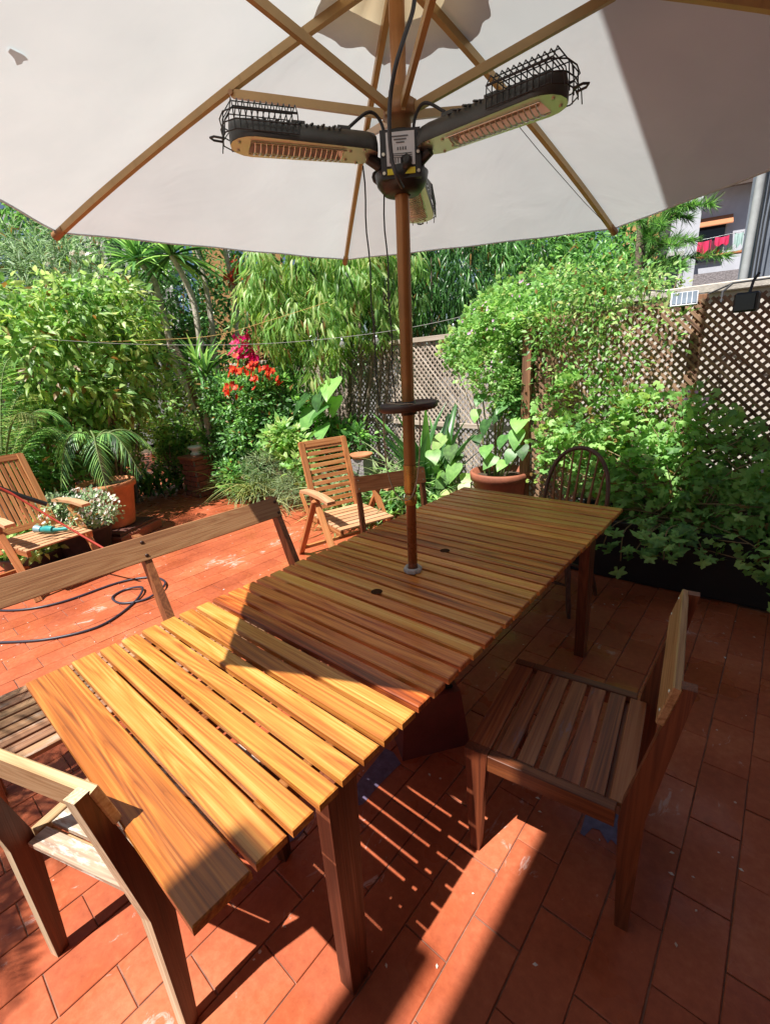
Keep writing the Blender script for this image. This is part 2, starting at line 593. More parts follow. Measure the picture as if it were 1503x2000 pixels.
# painted terracotta tile
def tile_material():
    m, n, l, b = new_mat('painted_red_tile')
    tc = N_(n, 'ShaderNodeTexCoord')
    geo = N_(n, 'ShaderNodeNewGeometry')
    oi = N_(n, 'ShaderNodeObjectInfo')
    big = N_(n, 'ShaderNodeTexNoise')
    big.inputs['Scale'].default_value = 2.3
    big.inputs['Detail'].default_value = 5
    l.new(geo.outputs['Position'], big.inputs['Vector'])
    fine = N_(n, 'ShaderNodeTexNoise')
    fine.inputs['Scale'].default_value = 34
    fine.inputs['Detail'].default_value = 6
    fine.inputs['Roughness'].default_value = .7
    l.new(geo.outputs['Position'], fine.inputs['Vector'])
    s = math_n(n, l, 'ADD', math_n(n, l, 'MULTIPLY', big.outputs[0], .6), math_n(n, l, 'MULTIPLY', fine.outputs[0], .4))
    s = math_n(n, l, 'ADD', s, math_n(n, l, 'MULTIPLY', math_n(n, l, 'SUBTRACT', oi.outputs['Random'], .5), .12))
    r = ramp(n, [(.3, (.27, .058, .026)), (.5, (.42, .105, .046)), (.7, (.56, .18, .088))])
    l.new(s, r.inputs[0])
    # rubbed-off paint and lime stains, in streaky patches
    st = N_(n, 'ShaderNodeTexNoise')
    st.inputs['Scale'].default_value = 1
    st.inputs['Detail'].default_value = 8
    st.inputs['Roughness'].default_value = .72
    st.inputs['Distortion'].default_value = 1.2
    mp = N_(n, 'ShaderNodeMapping')
    mp.inputs['Scale'].default_value = (11, 6, 6)
    l.new(geo.outputs['Position'], mp.inputs[0])
    l.new(mp.outputs[0], st.inputs['Vector'])
    msk = math_n(n, l, 'MULTIPLY', st.outputs[0], math_n(n, l, 'ADD', big.outputs[0], .52))
    sr = ramp(n, [(.655, (0, 0, 0)), (.715, (1, 1, 1))])
    l.new(msk, sr.inputs[0])
    mx = N_(n, 'ShaderNodeMix', data_type='RGBA')
    l.new(math_n(n, l, 'MULTIPLY', sr.outputs[0], .62), mx.inputs[0])
    l.new(r.outputs[0], mx.inputs[6])
    mx.inputs[7].default_value = (.62, .46, .42, 1)
    # specks
    vo = N_(n, 'ShaderNodeTexVoronoi')
    vo.inputs['Scale'].default_value = 26
    vo.inputs['Randomness'].default_value = 1
    l.new(geo.outputs['Position'], vo.inputs['Vector'])
    wn = N_(n, 'ShaderNodeTexWhiteNoise')
    l.new(vo.outputs['Color'], wn.inputs[0])
    spot = math_n(n, l, 'MULTIPLY', math_n(n, l, 'LESS_THAN', vo.outputs['Distance'], .13),
                  math_n(n, l, 'GREATER_THAN', wn.outputs[0], .985))
    mx2 = N_(n, 'ShaderNodeMix', data_type='RGBA')
    l.new(math_n(n, l, 'MULTIPLY', spot, .75), mx2.inputs[0])
    l.new(mx.outputs[2], mx2.inputs[6])
    mx2.inputs[7].default_value = (.66, .56, .5, 1)
    l.new(mx2.outputs[2], b.inputs['Base Color'])
    # wet film in places
    wet = N_(n, 'ShaderNodeTexNoise')
    wet.inputs['Scale'].default_value = 3.4
    wet.inputs['Detail'].default_value = 3
    l.new(geo.outputs['Position'], wet.inputs['Vector'])
    b.inputs['Specular IOR Level'].default_value = .32
    rr = ramp(n, [(.36, (.14, .14, .14)), (.52, (.5, .5, .5))])
    l.new(wet.outputs[0], rr.inputs[0])
    l.new(rr.outputs[0], b.inputs['Roughness'])
    bp = N_(n, 'ShaderNodeBump')
    bp.inputs['Strength'].default_value = .22
    bp.inputs['Distance'].default_value = .004
    l.new(math_n(n, l, 'ADD', fine.outputs[0], math_n(n, l, 'MULTIPLY', big.outputs[0], 3)), bp.inputs['Height'])
    l.new(bp.outputs[0], b.inputs['Normal'])
    return m


M['tile'] = tile_material()
M['joint'] = simple('cement_joint', (.27, .13, .09), .9, 0, .45, 14, .4)


def fabric_material(name='cream_canvas', warm=False):
    m, n, l, b = new_mat(name)
    tc = N_(n, 'ShaderNodeTexCoord')
    geo = N_(n, 'ShaderNodeNewGeometry')
    no = N_(n, 'ShaderNodeTexNoise')
    no.inputs['Scale'].default_value = 3.5
    no.inputs['Detail'].default_value = 6
    l.new(geo.outputs['Position'], no.inputs['Vector'])
    r = ramp(n, [(.3, (.65, .71, .74)), (.7, (.71, .77, .80))])
    l.new(no.outputs[0], r.inputs[0])
    l.new(r.outputs[0], b.inputs['Base Color'])
    b.inputs['Roughness'].default_value = .85
    b.inputs['Specular IOR Level'].default_value = .15
    if warm:
        r.color_ramp.elements[0].color = (.62, .50, .33, 1)
        r.color_ramp.elements[1].color = (.68, .56, .38, 1)
    wv = N_(n, 'ShaderNodeTexNoise')
    wv.inputs['Scale'].default_value = 3.2
    wv.inputs['Detail'].default_value = 3
    wv.inputs['Distortion'].default_value = .8
    l.new(geo.outputs['Position'], wv.inputs['Vector'])
    bp = N_(n, 'ShaderNodeBump')
    bp.inputs['Strength'].default_value = .45
    bp.inputs['Distance'].default_value = .02
    l.new(wv.outputs[0], bp.inputs['Height'])
    l.new(bp.outputs[0], b.inputs['Normal'])
    tr = N_(n, 'ShaderNodeBsdfTranslucent')
    l.new(r.outputs[0], tr.inputs['Color'])
    l.new(bp.outputs[0], tr.inputs['Normal'])
    mx = N_(n, 'ShaderNodeMixShader')
    mx.inputs[0].default_value = .31
    l.new(b.outputs[0], mx.inputs[1])
    l.new(tr.outputs[0], mx.inputs[2])
    l.new(mx.outputs[0], n['Material Output'].inputs['Surface'])
    return m


M['canvas'] = fabric_material()
M['canvas_vent'] = fabric_material('vent_canvas_tan_lit', True)  # tan of sunlight through doubled cloth is put into this colour


def bulb_glass():
    m, n, l, b = new_mat('clear_bulb_glass')
    b.inputs['Base Color'].default_value = (.9, .93, .95, 1)
    b.inputs['Roughness'].default_value = .05
    b.inputs['Transmission Weight'].default_value = .8
    return m


M['bulb'] = bulb_glass()

# ------------------------------------------------------------------ ground and patio floor
o = link('ground', mesh('ground', [(-70, -60, -.12), (70, -60, -.12), (70, 80, -.12), (-70, 80, -.12)], [(0, 1, 2, 3)]),
         simple('garden_soil', (.09, .065, .04), .95, 0, .4, 3, .5))
o['kind'] = 'structure'
fl = MB()
fl.box((-4.4, 1.1, -.056), (13.6, 6.6, .1))
floor = fl.build('patio_floor', M['joint'])
floor['kind'] = 'structure'
v_, f_ = box_data(.1458, .2958, .014, .0018)
tile_me = mesh('tile', v_, f_)
tile_me.materials.append(M['tile'])
tiles = []
for k in range(-68, 16):
    cx = -.415 + .15 * k
    ph = .838 if k % 2 == 0 else .988
    for j in range(-8, 12):
        cy = ph + .15 + .3 * j
        if not (-11.0 < cx < 1.9 and -2.0 < cy < 4.35):
            continue
        if cy > 3.35 and cx > -6.6 and not cx < -6.6:
            if cy > 3.5:
                continue
        tiles.append((cx, cy))


def seen(c):
    p = np.array([c[0], c[1], 0]) - EYE
    zc = -BACK @ p
    if zc < .1:
        return None
    x = 751.5 + F_PX * (RIGHT @ p) / zc
    y = 1000 - F_PX * (UP @ p) / zc
    return (x, y, zc)


near = []
for c in tiles:
    s = seen(c)
    inside = s is not None and -40 < s[0] < 1543 and 0 < s[1] < 2060
    near.append((0 if inside else 1, s[2] if s else 99, c))
near.sort()
rest_v, rest_f = [], []
for i, (fl_, dd, c) in enumerate(near):
    a = math.hypot(c[0], c[1])
    jz = -.007 + rnd.uniform(-.0007, .0007)
    Mx = (Matrix.Translation((c[0] + rnd.uniform(-.0012, .0012), c[1] + rnd.uniform(-.0015, .0015), jz))
          @ Matrix.Rotation(rnd.uniform(-.004, .004), 4, 'Z') @ Matrix.Rotation(rnd.uniform(-.003, .003), 4, 'X')
          @ Matrix.Rotation(rnd.uniform(-.003, .003), 4, 'Y'))
    if i < 300:
        link('tile', tile_me, None, floor, Mx)
    else:
        n0 = len(rest_v)
        rest_v += [tuple(Mx @ Vector(q)) for q in v_]
        rest_f += [tuple(q + n0 for q in f) for f in f_]
o = link('tile_field', mesh('tile_field', rest_v, rest_f), M['tile'], floor)
o['kind'] = 'stuff'

# ------------------------------------------------------------------ the house behind and above the camera
house = empty('house', (1.0, -2.4, 0), 0, 'pale house whose slab and wall shade the right side of the patio', 'house')
MB().box((.9, -1.0, 2.6), (3.0, .3, 5.6)).build('wall', M['wall_shade'], house)
MB().box((1.0, 2.0, 2.4), (.25, 5.7, 5.0)).build('side_wall', M['wall_shade'], house)
X0 = -.395 - .064 * 5.0
MB().box(((X0 + 2.4) / 2 - 1.0, 2.42 / 2 + .95, 5.1), (2.4 - X0, 5.1, .2)).build('roof_slab', M['roof_slab'], house)
MB().bar((X0 - .185 - 1.0, -2.4, 5.05), (X0 - .17 - 1.0, .55, 5.05), .15, .12).build('strip_shadow_board', M['eave'], house)  # unseen board added to cast the strip shadow on table and floor

# ------------------------------------------------------------------ garden walls and houses beyond
def wall_thing(name, label, cat, a, b, h, t, mat, cop=None, base=0.0):
    e = empty(name, a, math.atan2(b[1] - a[1], b[0] - a[0]), label, cat)
    L = math.hypot(b[0] - a[0], b[1] - a[1])
    MB().box((L / 2, 0, base + (h - base) / 2), (L, t, h - base)).build('wall', mat, e)
    if cop:
        k = max(1, int(L / 1.0))
        for i in range(k):
            board('coping_stone', e, (i * L / k + .004, 0, h + .035), ((i + 1) * L / k - .004, 0, h + .035 + rnd.uniform(-.003, .003)),
                  t + .08, .066, cop, ch=.008)
    return e


wall_thing('garden_wall', 'low pale garden wall with stone coping behind the brown lattice fence', 'wall',
           (-2.1, 4.72, -.1), (3.2, 4.62, -.1), 2.08, .14, M['wall_pale'], M['coping'])
wall_thing('boundary_wall', 'long grey boundary wall mostly hidden behind the planting at the back', 'wall',
           (-14.5, 7.2, -.1), (-2.2, 6.1, -.1), 1.9, .18, M['wall_grey'], M['coping'])
wall_thing('left_boundary_wall', 'grey boundary wall hidden behind the shrubs left of the patio', 'wall',
           (-12.5, -3.5, -.1), (-13.2, 7.0, -.1), 2.3, .18, M['wall_grey'])


def window(parent, c, wd, ht, frame_mat, glass_mat, mull=True):
    """window in a wall facing -Y (local)"""
    fr = MB()
    x, y, z = c
    for sx in (-1, 1):
        fr.box((x + sx * wd / 2, y, z), (.07, .08, ht + .07))
    for sz in (-1, 1):
        fr.box((x, y - .003, z + sz * ht / 2), (wd - .075, .08, .07))
    if mull:
        fr.box((x, y - .002, z), (.05, .06, ht - .08))
    f = fr.build('window', frame_mat, parent)
    MB().box((x, y + .02, z), (wd - .08, .02, ht - .08)).build('pane', glass_mat, f)
    return f


# house on the right: rough grey parapet, recessed balcony, laundry
hp = at(1345, 507, 18.8)
HB = empty('balcony_house', (hp[0], hp[1], 0), math.radians(12),
           'white house with rough grey balcony parapet and terracotta awning beyond the lattice', 'house')
pz = hp[2]
MB().box((-.2, .1, (pz - .9) / 2 + .1), (4.6, .22, pz - 1.1 + .9)).build('parapet', M['stucco_grey'], HB)
board('parapet_cap', HB, (-.7, .1, pz + .03), (2.1, .1, pz + .03), .3, .05, M['terracotta'])
MB().box((.95, 1.9, pz + 1.1), (3.4, .2, 3.4)).build('wall', M['wall_white'], HB)
MB().box((-.15, .95, pz + .55), (.5, 1.9, 2.2)).build('pilaster', M['wall_white'], HB)
d_ = MB().box((.55, 1.78, pz + .62), (.95, .06, 1.15)).build('window', M['frame_white'], HB)
MB().box((.55, 1.735, pz + .62), (.87, .03, 1.07)).build('pane', M['glass'], d_)
aw = MB()
aw.add([(-.15, 1.79, pz + 1.42), (1.15, 1.79, pz + 1.42), (1.15, 1.45, pz + 1.13), (-.15, 1.45, pz + 1.13),
        (-.15, 1.79, pz + 1.39), (1.15, 1.79, pz + 1.39), (1.15, 1.45, pz + 1.10), (-.15, 1.45, pz + 1.10)],
       [(0, 3, 2, 1), (4, 5, 6, 7), (0, 1, 5, 4), (1, 2, 6, 5), (2, 3, 7, 6), (3, 0, 4, 7)])
aw.build('awning', M['awning'], HB)
MB().box((.8, 1.75, pz + 2.25), (3.6, .9, .12)).build('roof', M['roof_slab'], HB)
MB().box((.8, 1.27, pz + 2.2), (3.6, .06, .2)).build('fascia', M['eave'], HB)
rail_ = MB()
for i in range(14):
    rail_.tube([(-.4 + i * .17, 1.3, pz + 2.32), (-.4 + i * .17, 1.3, pz + 2.9)], .015, 5)
rail_.tube([(-.4, 1.3, pz + 2.9), (1.9, 1.3, pz + 2.9)], .02, 6)
rail_.build('upper_railing', M['frame_white'], HB)

# laundry, pots and chair on that balcony
cs, sn = math.cos(math.radians(12)), math.sin(math.radians(12))


def hb(x, y, z):
    return (hp[0] + x * cs - y * sn, hp[1] + x * sn + y * cs, z)


def cloth(name, label, x0, x1, top, drop, mat, ph):
    nx, nz = 14, 10
    vs, fs = [], []
    for i in range(nx + 1):
        for j in range(nz + 1):
            u, v = i / nx, j / nz
            x = x0 + (x1 - x0) * u
            y = -.02 + .035 * math.sin(u * 14 + ph) * (.3 + v) - .05 * v
            z = top - drop * v * (1 - .25 * math.sin(u * 5 + ph) ** 2) - .03 * math.sin(u * PI)
            vs.append(hb(x, y, z))
    for i in range(nx):
        for j in range(nz):
            a = i * (nz + 1) + j
            fs.append((a, a + 1, a + nz + 2, a + nz + 1))
    return tag(link(name, mesh(name, vs, fs, True), mat), label, 'laundry')


cloth('laundry', 'crimson cloth hanging left on the balcony drying rack', .06, .52, pz + .47, .36, M['cloth_red'], 0)
cloth('laundry', 'crimson cloth folded over the right end of the balcony rack', .6, .95, pz + .52, .26, M['cloth_red'], 2)
cloth('laundry', 'dark maroon cloth hanging between the two crimson ones', .46, .64, pz + .46, .44, M['cloth_dark'], 4)
cloth('laundry', 'pale green towel hanging beside the white pilaster end of the balcony', 1.08, 1.3, pz + .55, .4, M['cloth_teal'], 1)
rk = MB()
rk.tube([hb(.0, 0, pz + .48), hb(1.35, -.02, pz + .57)], .009, 6)
for xx in (.05, 1.3):
    rk.tube([hb(xx, 0, pz + .5), hb(xx + .25, .3, pz + .05)], .009, 6)
    rk.tube([hb(xx + .25, 0, pz + .5), hb(xx, .3, pz + .05)], .009, 6)
tag(rk.build('drying_rack', M['alu']), 'thin metal drying rack standing on the balcony under the crimson laundry', 'drying rack')
for i, x in enumerate((-.02, .18, .33, .48, .7)):
    e = empty('flower_pot', hb(x, .1, pz + .055), 0, None, 'flower pot', 'small terracotta pots on the balcony parapet')
    e['label'] = ['leftmost small terracotta pot on the balcony parapet, with a leafy plant',
                  'second small terracotta pot from the left on the balcony parapet',
                  'third small terracotta pot from the left on the balcony parapet',
                  'fourth small terracotta pot from the left on the balcony parapet',
                  'rightmost small terracotta pot on the balcony parapet'][i]
    MB().lathe([(.0, 0), (.045, 0), (.062, .1), (.07, .1), (.07, .125), (.055, .125), (.0, .115)], n=12).build('pot', M['terracotta'], e)
    nn = 26
    P = np.zeros((nn, 3)) + [0, 0, .12]
    D = rng.normal(size=(nn, 3)) + [0, 0, 1.2]
    tplq = ([(0, 0, 0), (.5, .12, .03), (1, 0, -.1), (.5, -.12, .03)], [(0, 3, 2, 1)])
    link('leaves', leaf_mesh('leaves', tplq, P, D, rng.normal(size=(nn, 3)), rng.uniform(.08, .17 if i else .25, nn), rng.uniform(0, 1, nn)), M['leaf_olive'], e)

# orange block and white block left of the balcony
for nm, lab, px0, px1, py0, d, mat in (
        ('orange_building', 'narrow orange building seen left of the balcony behind the pine branch', 1205, 1272, 430, 12.0, M['wall_orange']),
        ('white_building', 'pale green-white building just right of the orange one', 1272, 1345, 400, 12.6, M['wall_white'])):
    a, b = at(px0, 600, d), at(px1, 600, d)
    top = 7.5
    e = empty(nm, (a[0], a[1], 0), math.atan2(b[1] - a[1], b[0] - a[0]), lab, 'building')
    L = math.hypot(b[0] - a[0], b[1] - a[1])
    MB().box((L / 2, 1.5, top / 2), (L, 3.0, top)).build('wall', mat, e)
    window(e, (L * .45, -.02, 3.0), L * .4, .9, M['frame_white'], M['glass'], False)
    MB().box((L / 2, 1.45, top + .1), (L + .3, 3.3, .2)).build('roof', M['eave'], e)

# blue-grey wall and pale downpipe at the right edge
a = at(1463, 560, 5.6)
e = empty('neighbour_wall', (a[0], a[1], 0), math.radians(35), 'tall blue-grey rendered wall at the right edge above the lattice', 'wall')
MB().box((1.5, .1, 3.0), (3.0, .2, 6.0)).build('wall', M['wall_blue'], e)
e = empty('downpipe', (a[0] - .05, a[1] - .12, 1.9), 0, 'pale downpipe in front of the blue-grey wall with thin cables beside it', 'pipe')
MB().tube([(0, 0, 0), (.012, .02, 1.0), (.05, .05, 4.0)], .032, 12).build('pipe', M['pipe'], e)
cbl = MB()
for k in range(3):
    cbl.tube([(.06 + .02 * k, -.03, 0), (.05 + .03 * k, -.03, 1.0), (.09 + .025 * k, -.02, 2.2), (.12, 0, 4)], .006, 5)
cbl.build('cable', M['cable'], e)
MB().box((.0, 0, .0), (.13, .12, .06)).build('pipe_shoe', M['pipe'], e)

# far left building with orange strip and blue panes
a, b = at(95, 600, 14.0), at(560, 600, 13.0)
ang = math.atan2(b[1] - a[1], b[0] - a[0])
L = math.hypot(b[0] - a[0], b[1] - a[1])
e = empty('apartment_house', (a[0], a[1], 0), ang, 'grey apartment house with orange strip and blue panes behind the yuccas', 'building')
MB().box((L * .31, 2, 4), (L * .62, 4, 8)).build('wall', M['wall_grey'], e)
MB().box((L * .705, 2.0, 4), (L * .165, 4.04, 8)).build('orange_wall', M['wall_orange'], e)
MB().box((L * .9, 2.0, 4), (L * .21, 3.96, 8)).build('side_wall', M['wall_orange'], e)
for (u, z, ww, hh, gm) in ((.07, 4.6, 1.5, 1.3, 'blue_pane'), (.22, 4.6, 1.4, 1.3, 'glass'), (.40, 4.7, 1.4, 1.3, 'glass'), (.575, 4.2, .7, 2.6, 'blue_pane'),
                           (.07, 2.2, 1.5, 1.2, 'glass'), (.40, 2.2, 1.4, 1.2, 'glass'), (.86, 4.35, .9, 1.6, 'blue_pane')):
    window(e, (L * u, -.03, z), ww, hh, M['frame_white'], M[gm])
MB().box((L / 2, 1.9, 8.1), (L + .4, 4.6, .2)).build('roof', M['eave'], e)

# ------------------------------------------------------------------ lattice fences
def lattice(name, label, a, b, z0, z1, pitch, lw, mat, posts, post_mat, parts=True, rails=(), thick=.008):
    e = empty(name, (a[0], a[1], 0), math.atan2(b[1] - a[1], b[0] - a[0]), label, 'fence')
    L = math.hypot(b[0] - a[0], b[1] - a[1])
    H = z1 - z0
    back = MB()
    for s, y in ((1, 0.0), (-1, -thick - .001)):
        k = -int(H / pitch) - 1
        while k * pitch < L + H:
            x0 = k * pitch + (0 if s == 1 else pitch * .3)
            k += 1
            # line x = x0 + t, z = z0 + t   (s=1)  or mirrored
            t0, t1 = max(0, -x0), min(H, L - x0)
            if t1 - t0 < .05:
                continue
            if s == 1:
                p, q = (x0 + t0, y, z0 + t0), (x0 + t1, y, z0 + t1)
            else:
                p, q = (x0 + t0, y, z1 - t0), (x0 + t1, y, z1 - t1)
            jit = rnd.uniform(-.0015, .0015)
            p = (p[0], p[1], p[2] + jit)
            if parts:
                board('lath', e, p, q, lw, thick, mat, up=(0, -1, 0), ch=.0008)
            else:
                back.bar(p, q, lw, thick, up=(0, -1, 0))
    if not parts:
        back.build('lattice_panel', mat, e)['kind'] = 'stuff'
    for i, x in enumerate(posts):
        board('post', e, (x, .045, -.02), (x, .045, z1 + .03), .07, .07, post_mat)
    for z in rails:
        board('rail', e, (.0, -.03, z), (L, -.03, z), .02, .055, mat, up=(0, 0, 1))
    return e


lattice('lattice_fence', 'brown diamond lattice fence on the right with geranium growing over it', (-1.7, 3.98), (1.5, 3.86),
        .1, 1.9, .060, .0215, M['lath'], (1.15, 2.4), M['post'], True, (.93, .12))
lattice('lattice_fence', 'greyed lattice fence in the middle behind the pole and strap-leaved plants', (-5.15, 5.15), (-1.95, 4.75),
        .05, 1.88, .078, .020, M['lath_grey'], (.02, 1.5, 3.2), M['lath_grey'], True, (.85, 1.88))
lattice('lattice_fence', 'greyed lattice fence left of the middle, half hidden by the red flowering bush', (-8.6, 6.0), (-5.2, 5.2),
        .05, 1.8, .085, .033, M['lath_grey'], (.02, 1.7), M['lath_grey'], False, (1.8,))

e = empty('fence_post', (-1.74, 3.93, 0), .1, 'orange-brown wooden post at the left end of the right lattice', 'post')
board('post', e, (0, 0, 0), (0, 0, 1.84), .075, .075, M['post'])
# solar lamps on the lattice
a = at(1335, 584, 3.8)
e = empty('solar_lamp', a, math.radians(10), 'silver solar panel lamp clipped to the top of the right lattice', 'lamp')
Mx = Matrix.Rotation(math.radians(50), 4, 'X')
MB().box((0, 0, 0), (.15, .11, .012), mtx=Mx).build('frame', M['alu'], e)
for i in range(5):
    MB().box((0, 0, 0), (.024, .095, .003), mtx=Mx @ Matrix.Translation((-.056 + .028 * i, 0, .009))).build('solar_cell', M['solar'], e)
MB().tube([(0, .02, -.02), (0, .08, -.08)], .012, 8).build('bracket', M['black'], e)
a = at(1457, 590, 3.72)
e = empty('flood_lamp', a, math.radians(-15), 'small black flood lamp hanging on the lattice at the right edge', 'lamp')
MB().box((0, 0, 0), (.12, .05, .11), ch=.01, rz=.1).build('housing', M['black'], e)
MB().box((0, -.028, 0), (.10, .004, .09)).build('lamp_glass', M['glass'], e)
MB().tube([(0, .02, .05), (0, .05, .12), (.02, .06, .16)], .008, 6).build('cable', M['cable'], e)
cb = MB()
pts = [at(1250, 566, 4.6), at(1380, 575, 4.4), at(1430, 553, 4.4), at(1503, 543, 4.3), at(1600, 540, 4.3)]
cb.tube(pts, .007, 6)
cb.tube([at(1405, 600, 4.2), at(1410, 570, 4.35), at(1430, 553, 4.4)], .008, 6)
tag(cb.build('lamp_cable', M['cable']), 'black cable lying along the wall coping above the right lattice', 'cable')

# wet patches; the sky's violet sheen is painted into their colour
M['sheen_tint'] = simple('wet_painted_sky_sheen', (.15, .115, .19), .16, 0, .35, 30)
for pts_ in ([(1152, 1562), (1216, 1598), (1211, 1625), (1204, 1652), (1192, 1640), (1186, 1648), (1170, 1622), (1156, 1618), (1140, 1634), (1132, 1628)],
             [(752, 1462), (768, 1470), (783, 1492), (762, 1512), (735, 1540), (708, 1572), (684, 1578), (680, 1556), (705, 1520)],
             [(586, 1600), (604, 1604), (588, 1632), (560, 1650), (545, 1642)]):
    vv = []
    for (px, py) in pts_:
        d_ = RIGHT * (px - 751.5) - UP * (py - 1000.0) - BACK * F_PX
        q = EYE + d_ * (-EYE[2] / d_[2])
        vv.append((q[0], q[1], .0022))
    o = link('wet_sheen_patch', mesh('wet_sheen_patch', vv, [tuple(range(len(vv)))[::-1]]), M['sheen_tint'])
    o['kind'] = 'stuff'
    o['label'] = 'wet patch with painted violet-grey sky sheen on the shaded red tiles'

# ------------------------------------------------------------------ bed edging and pillar
def brick_row(name, label, a, b, h, courses, t=.11):
    e = empty(name, (a[0], a[1], 0), math.atan2(b[1] - a[1], b[0] - a[0]), label, 'edging')
    L = math.hypot(b[0] - a[0], b[1] - a[1])
    MB().box((L / 2, 0, courses * h / 2 - .01), (L - .01, t - .015, courses * h - .01)).build('mortar_core', M['mortar'], e)
    k = int(L / .235)
    for c in range(courses):
        for i in range(k):
            x0 = i * L / k + (c % 2) * .1
            if x0 + L / k > L + .02:
                continue
            board('brick', e, (x0 + .006, rnd.uniform(-.003, .003), h * (c + .5)), (x0 + L / k - .006, rnd.uniform(-.003, .003), h * (c + .5)),
                  t, h - .01, M['brick'], ch=.005)
    return e


brick_row('bed_edging', 'low dark brick edging in front of the planting bed beyond the armchair', (-6.35, 3.42), (-1.35, 3.56), .065, 2)
brick_row('bed_edging', 'low dark brick edging of the shaded passage at the far left', (-10.6, 4.3), (-6.9, 4.05), .065, 2)
PX, PY = -6.2, 3.1
e = empty('brick_pillar', (PX, PY, 0), 0.05, 'low red brick pillar at the corner of the planting bed', 'pillar')
MB().box((0, 0, .26), (.3, .3, .52)).build('mortar_core', M['mortar'], e)
for c in range(7):
    z = .04 + c * .075
    for (dx, dy, lx, ly) in ((-.08, -.155, .15, .03), (.08, -.155, .15, .03), (.155, 0, .03, .27), (-.155, 0, .03, .27)):
        sh = (.03 if c % 2 else -.03) if lx > ly else 0
        MB().box((dx + sh, dy, z), (lx, ly, .064), ch=.004).build('brick', M['brick'], e)
MB().box((0, 0, .55), (.38, .38, .04), ch=.006).build('capstone', M['terracotta_dark'], e)
MB().lathe([(0, .0), (.075, 0), (.085, .02), (.06, .05), (.05, .065), (.09, .085), (.105, .11), (.10, .125), (.07, .13), (0, .12)],
           n=20).build('vase', M['white_stone'])
o = bpy.data.objects['vase']
o.location = (PX, PY, .57)
tag(o, 'small white stone vase standing on top of the low brick pillar', 'vase')

# dark boarded gate/crate behind the left plants
a = at(172, 925, 7.4)
e = empty('wooden_screen', (a[0], a[1], 0), math.radians(60), 'dark brown wooden screen in the shade behind the potted palm', 'screen')
for i in range(8):
    board('plank', e, (-.45 + i * .11, 0, .0), (-.45 + i * .11, 0, .72 + .02 * (i % 3)), .1, .02, M['crate'], up=(0, 1, 0))
board('rail', e, (-.5, .025, .6), (.4, .025, .6), .06, .02, M['crate'], up=(0, 1, 0))

# pale concrete block column in front of the middle lattice
a = at(712, 975, 5.0)
e = empty('garden_plinth', (a[0], a[1], 0), .1, 'pale square plinth with terracotta dish in front of the middle lattice', 'plinth')
MB().box((0, 0, .3), (.17, .17, .7), ch=.01).build('column', M['stucco_grey'], e)
MB().lathe([(0, .655), (.10, .655), (.13, .70), (.12, .70), (.09, .67), (0, .67)], n=20).build('dish', M['terracotta'], e)

# ------------------------------------------------------------------ trough planter, pots
e = empty('planter_trough', (-.05, 3.62, 0), math.radians(2), 'long black planter trough on the floor under the geraniums', 'planter')
pl = MB()
Lp, Wp, Hp = 2.3, .42, .44
pl.box((0, -Wp / 2, Hp / 2), (Lp, .02, Hp - .02))
pl.box((0, Wp / 2, Hp / 2), (Lp, .02, Hp - .02))
for s in (-1, 1):
    pl.box((s * Lp / 2, 0, Hp / 2), (.02, Wp + .02, Hp - .02))
pl.box((0, 0, .03), (Lp - .02, Wp - .02, .02))
pl.build('trough', M['planter'], e)
rm = MB()
rm.box((0, -Wp / 2 - .01, Hp), (Lp + .08, .05, .035), ch=.006)
rm.box((0, Wp / 2 + .01, Hp), (Lp + .08, .05, .035), ch=.006)
for s in (-1, 1):
    rm.box((s * (Lp / 2 + .012), 0, Hp + .001), (.05, Wp - .035, .034), ch=.006)
rm.build('rim', M['planter'], e)
MB().box((0, 0, Hp - .05), (Lp - .02, Wp - .02, .02)).build('soil', M['soil'], e)


def pot(name, label, loc, r, h, mat, rim=True, rz=0):
    e = empty(name, loc, rz, label, 'plant pot')
    pr = [(0, .0), (r * .68, 0), (r * .7, .01), (r * .93, h * .86)]
    if rim:
        pr += [(r * 1.02, h * .87), (r * 1.04, h * .98), (r * 1.0, h)]
    else:
        pr += [(r * .98, h)]
    pr += [(r * .93, h), (r * .9, h * .9), (0, h * .88)]
    MB().lathe(pr, n=36).build('pot', mat, e)
    MB().lathe([(0, h * .9), (r * .91, h * .9)], n=24).build('soil', M['soil'], e)
    return e


a = at(228, 1022, 5.62)
pot('terracotta_pot', 'large orange terracotta pot with the small palm at left', (a[0], a[1], .14), .27, .48, M['terracotta'])
PALM_BASE = Vector((a[0], a[1], .58))
e = empty('square_saucer', (a[0], a[1], 0), .5, 'dark square tray under the large terracotta pot', 'tray')
MB().box((0, 0, .05), (.62, .62, .1), ch=.01).build('tray', M['terracotta_dark'], e)
MB().box((0, 0, .115), (.56, .56, .03), ch=.004).build('tray_liner', M['saucer'], e)
a = at(165, 1045, 5.15)
pot('dark_pot', 'dark plastic pot full of small white flowers between lounge chair and terracotta pot', (a[0], a[1], 0), .27, .34, M['dark_pot'])
DPOT = Vector((a[0], a[1], .34))
a = at(975, 985, 4.35)
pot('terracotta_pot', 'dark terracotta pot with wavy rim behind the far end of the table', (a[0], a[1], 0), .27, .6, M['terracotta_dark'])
RPOT = Vector((a[0], a[1], .58))
a = at(65, 1065, 5.3)
pot('low_planter', 'low dark bowl of bright leaves behind the lounge chair', (a[0], a[1], 0), .34, .18, M['dark_pot'], False)
LPOT = Vector((a[0], a[1], .16))

# ------------------------------------------------------------------ table
table = empty('dining_table', (-1.14, 1.44, 0), 0, 'long slatted teak dining table with the parasol through its middle', 'table')
TX = .522


def tb(x, y, z):
    return (x, y - 1.44, z)


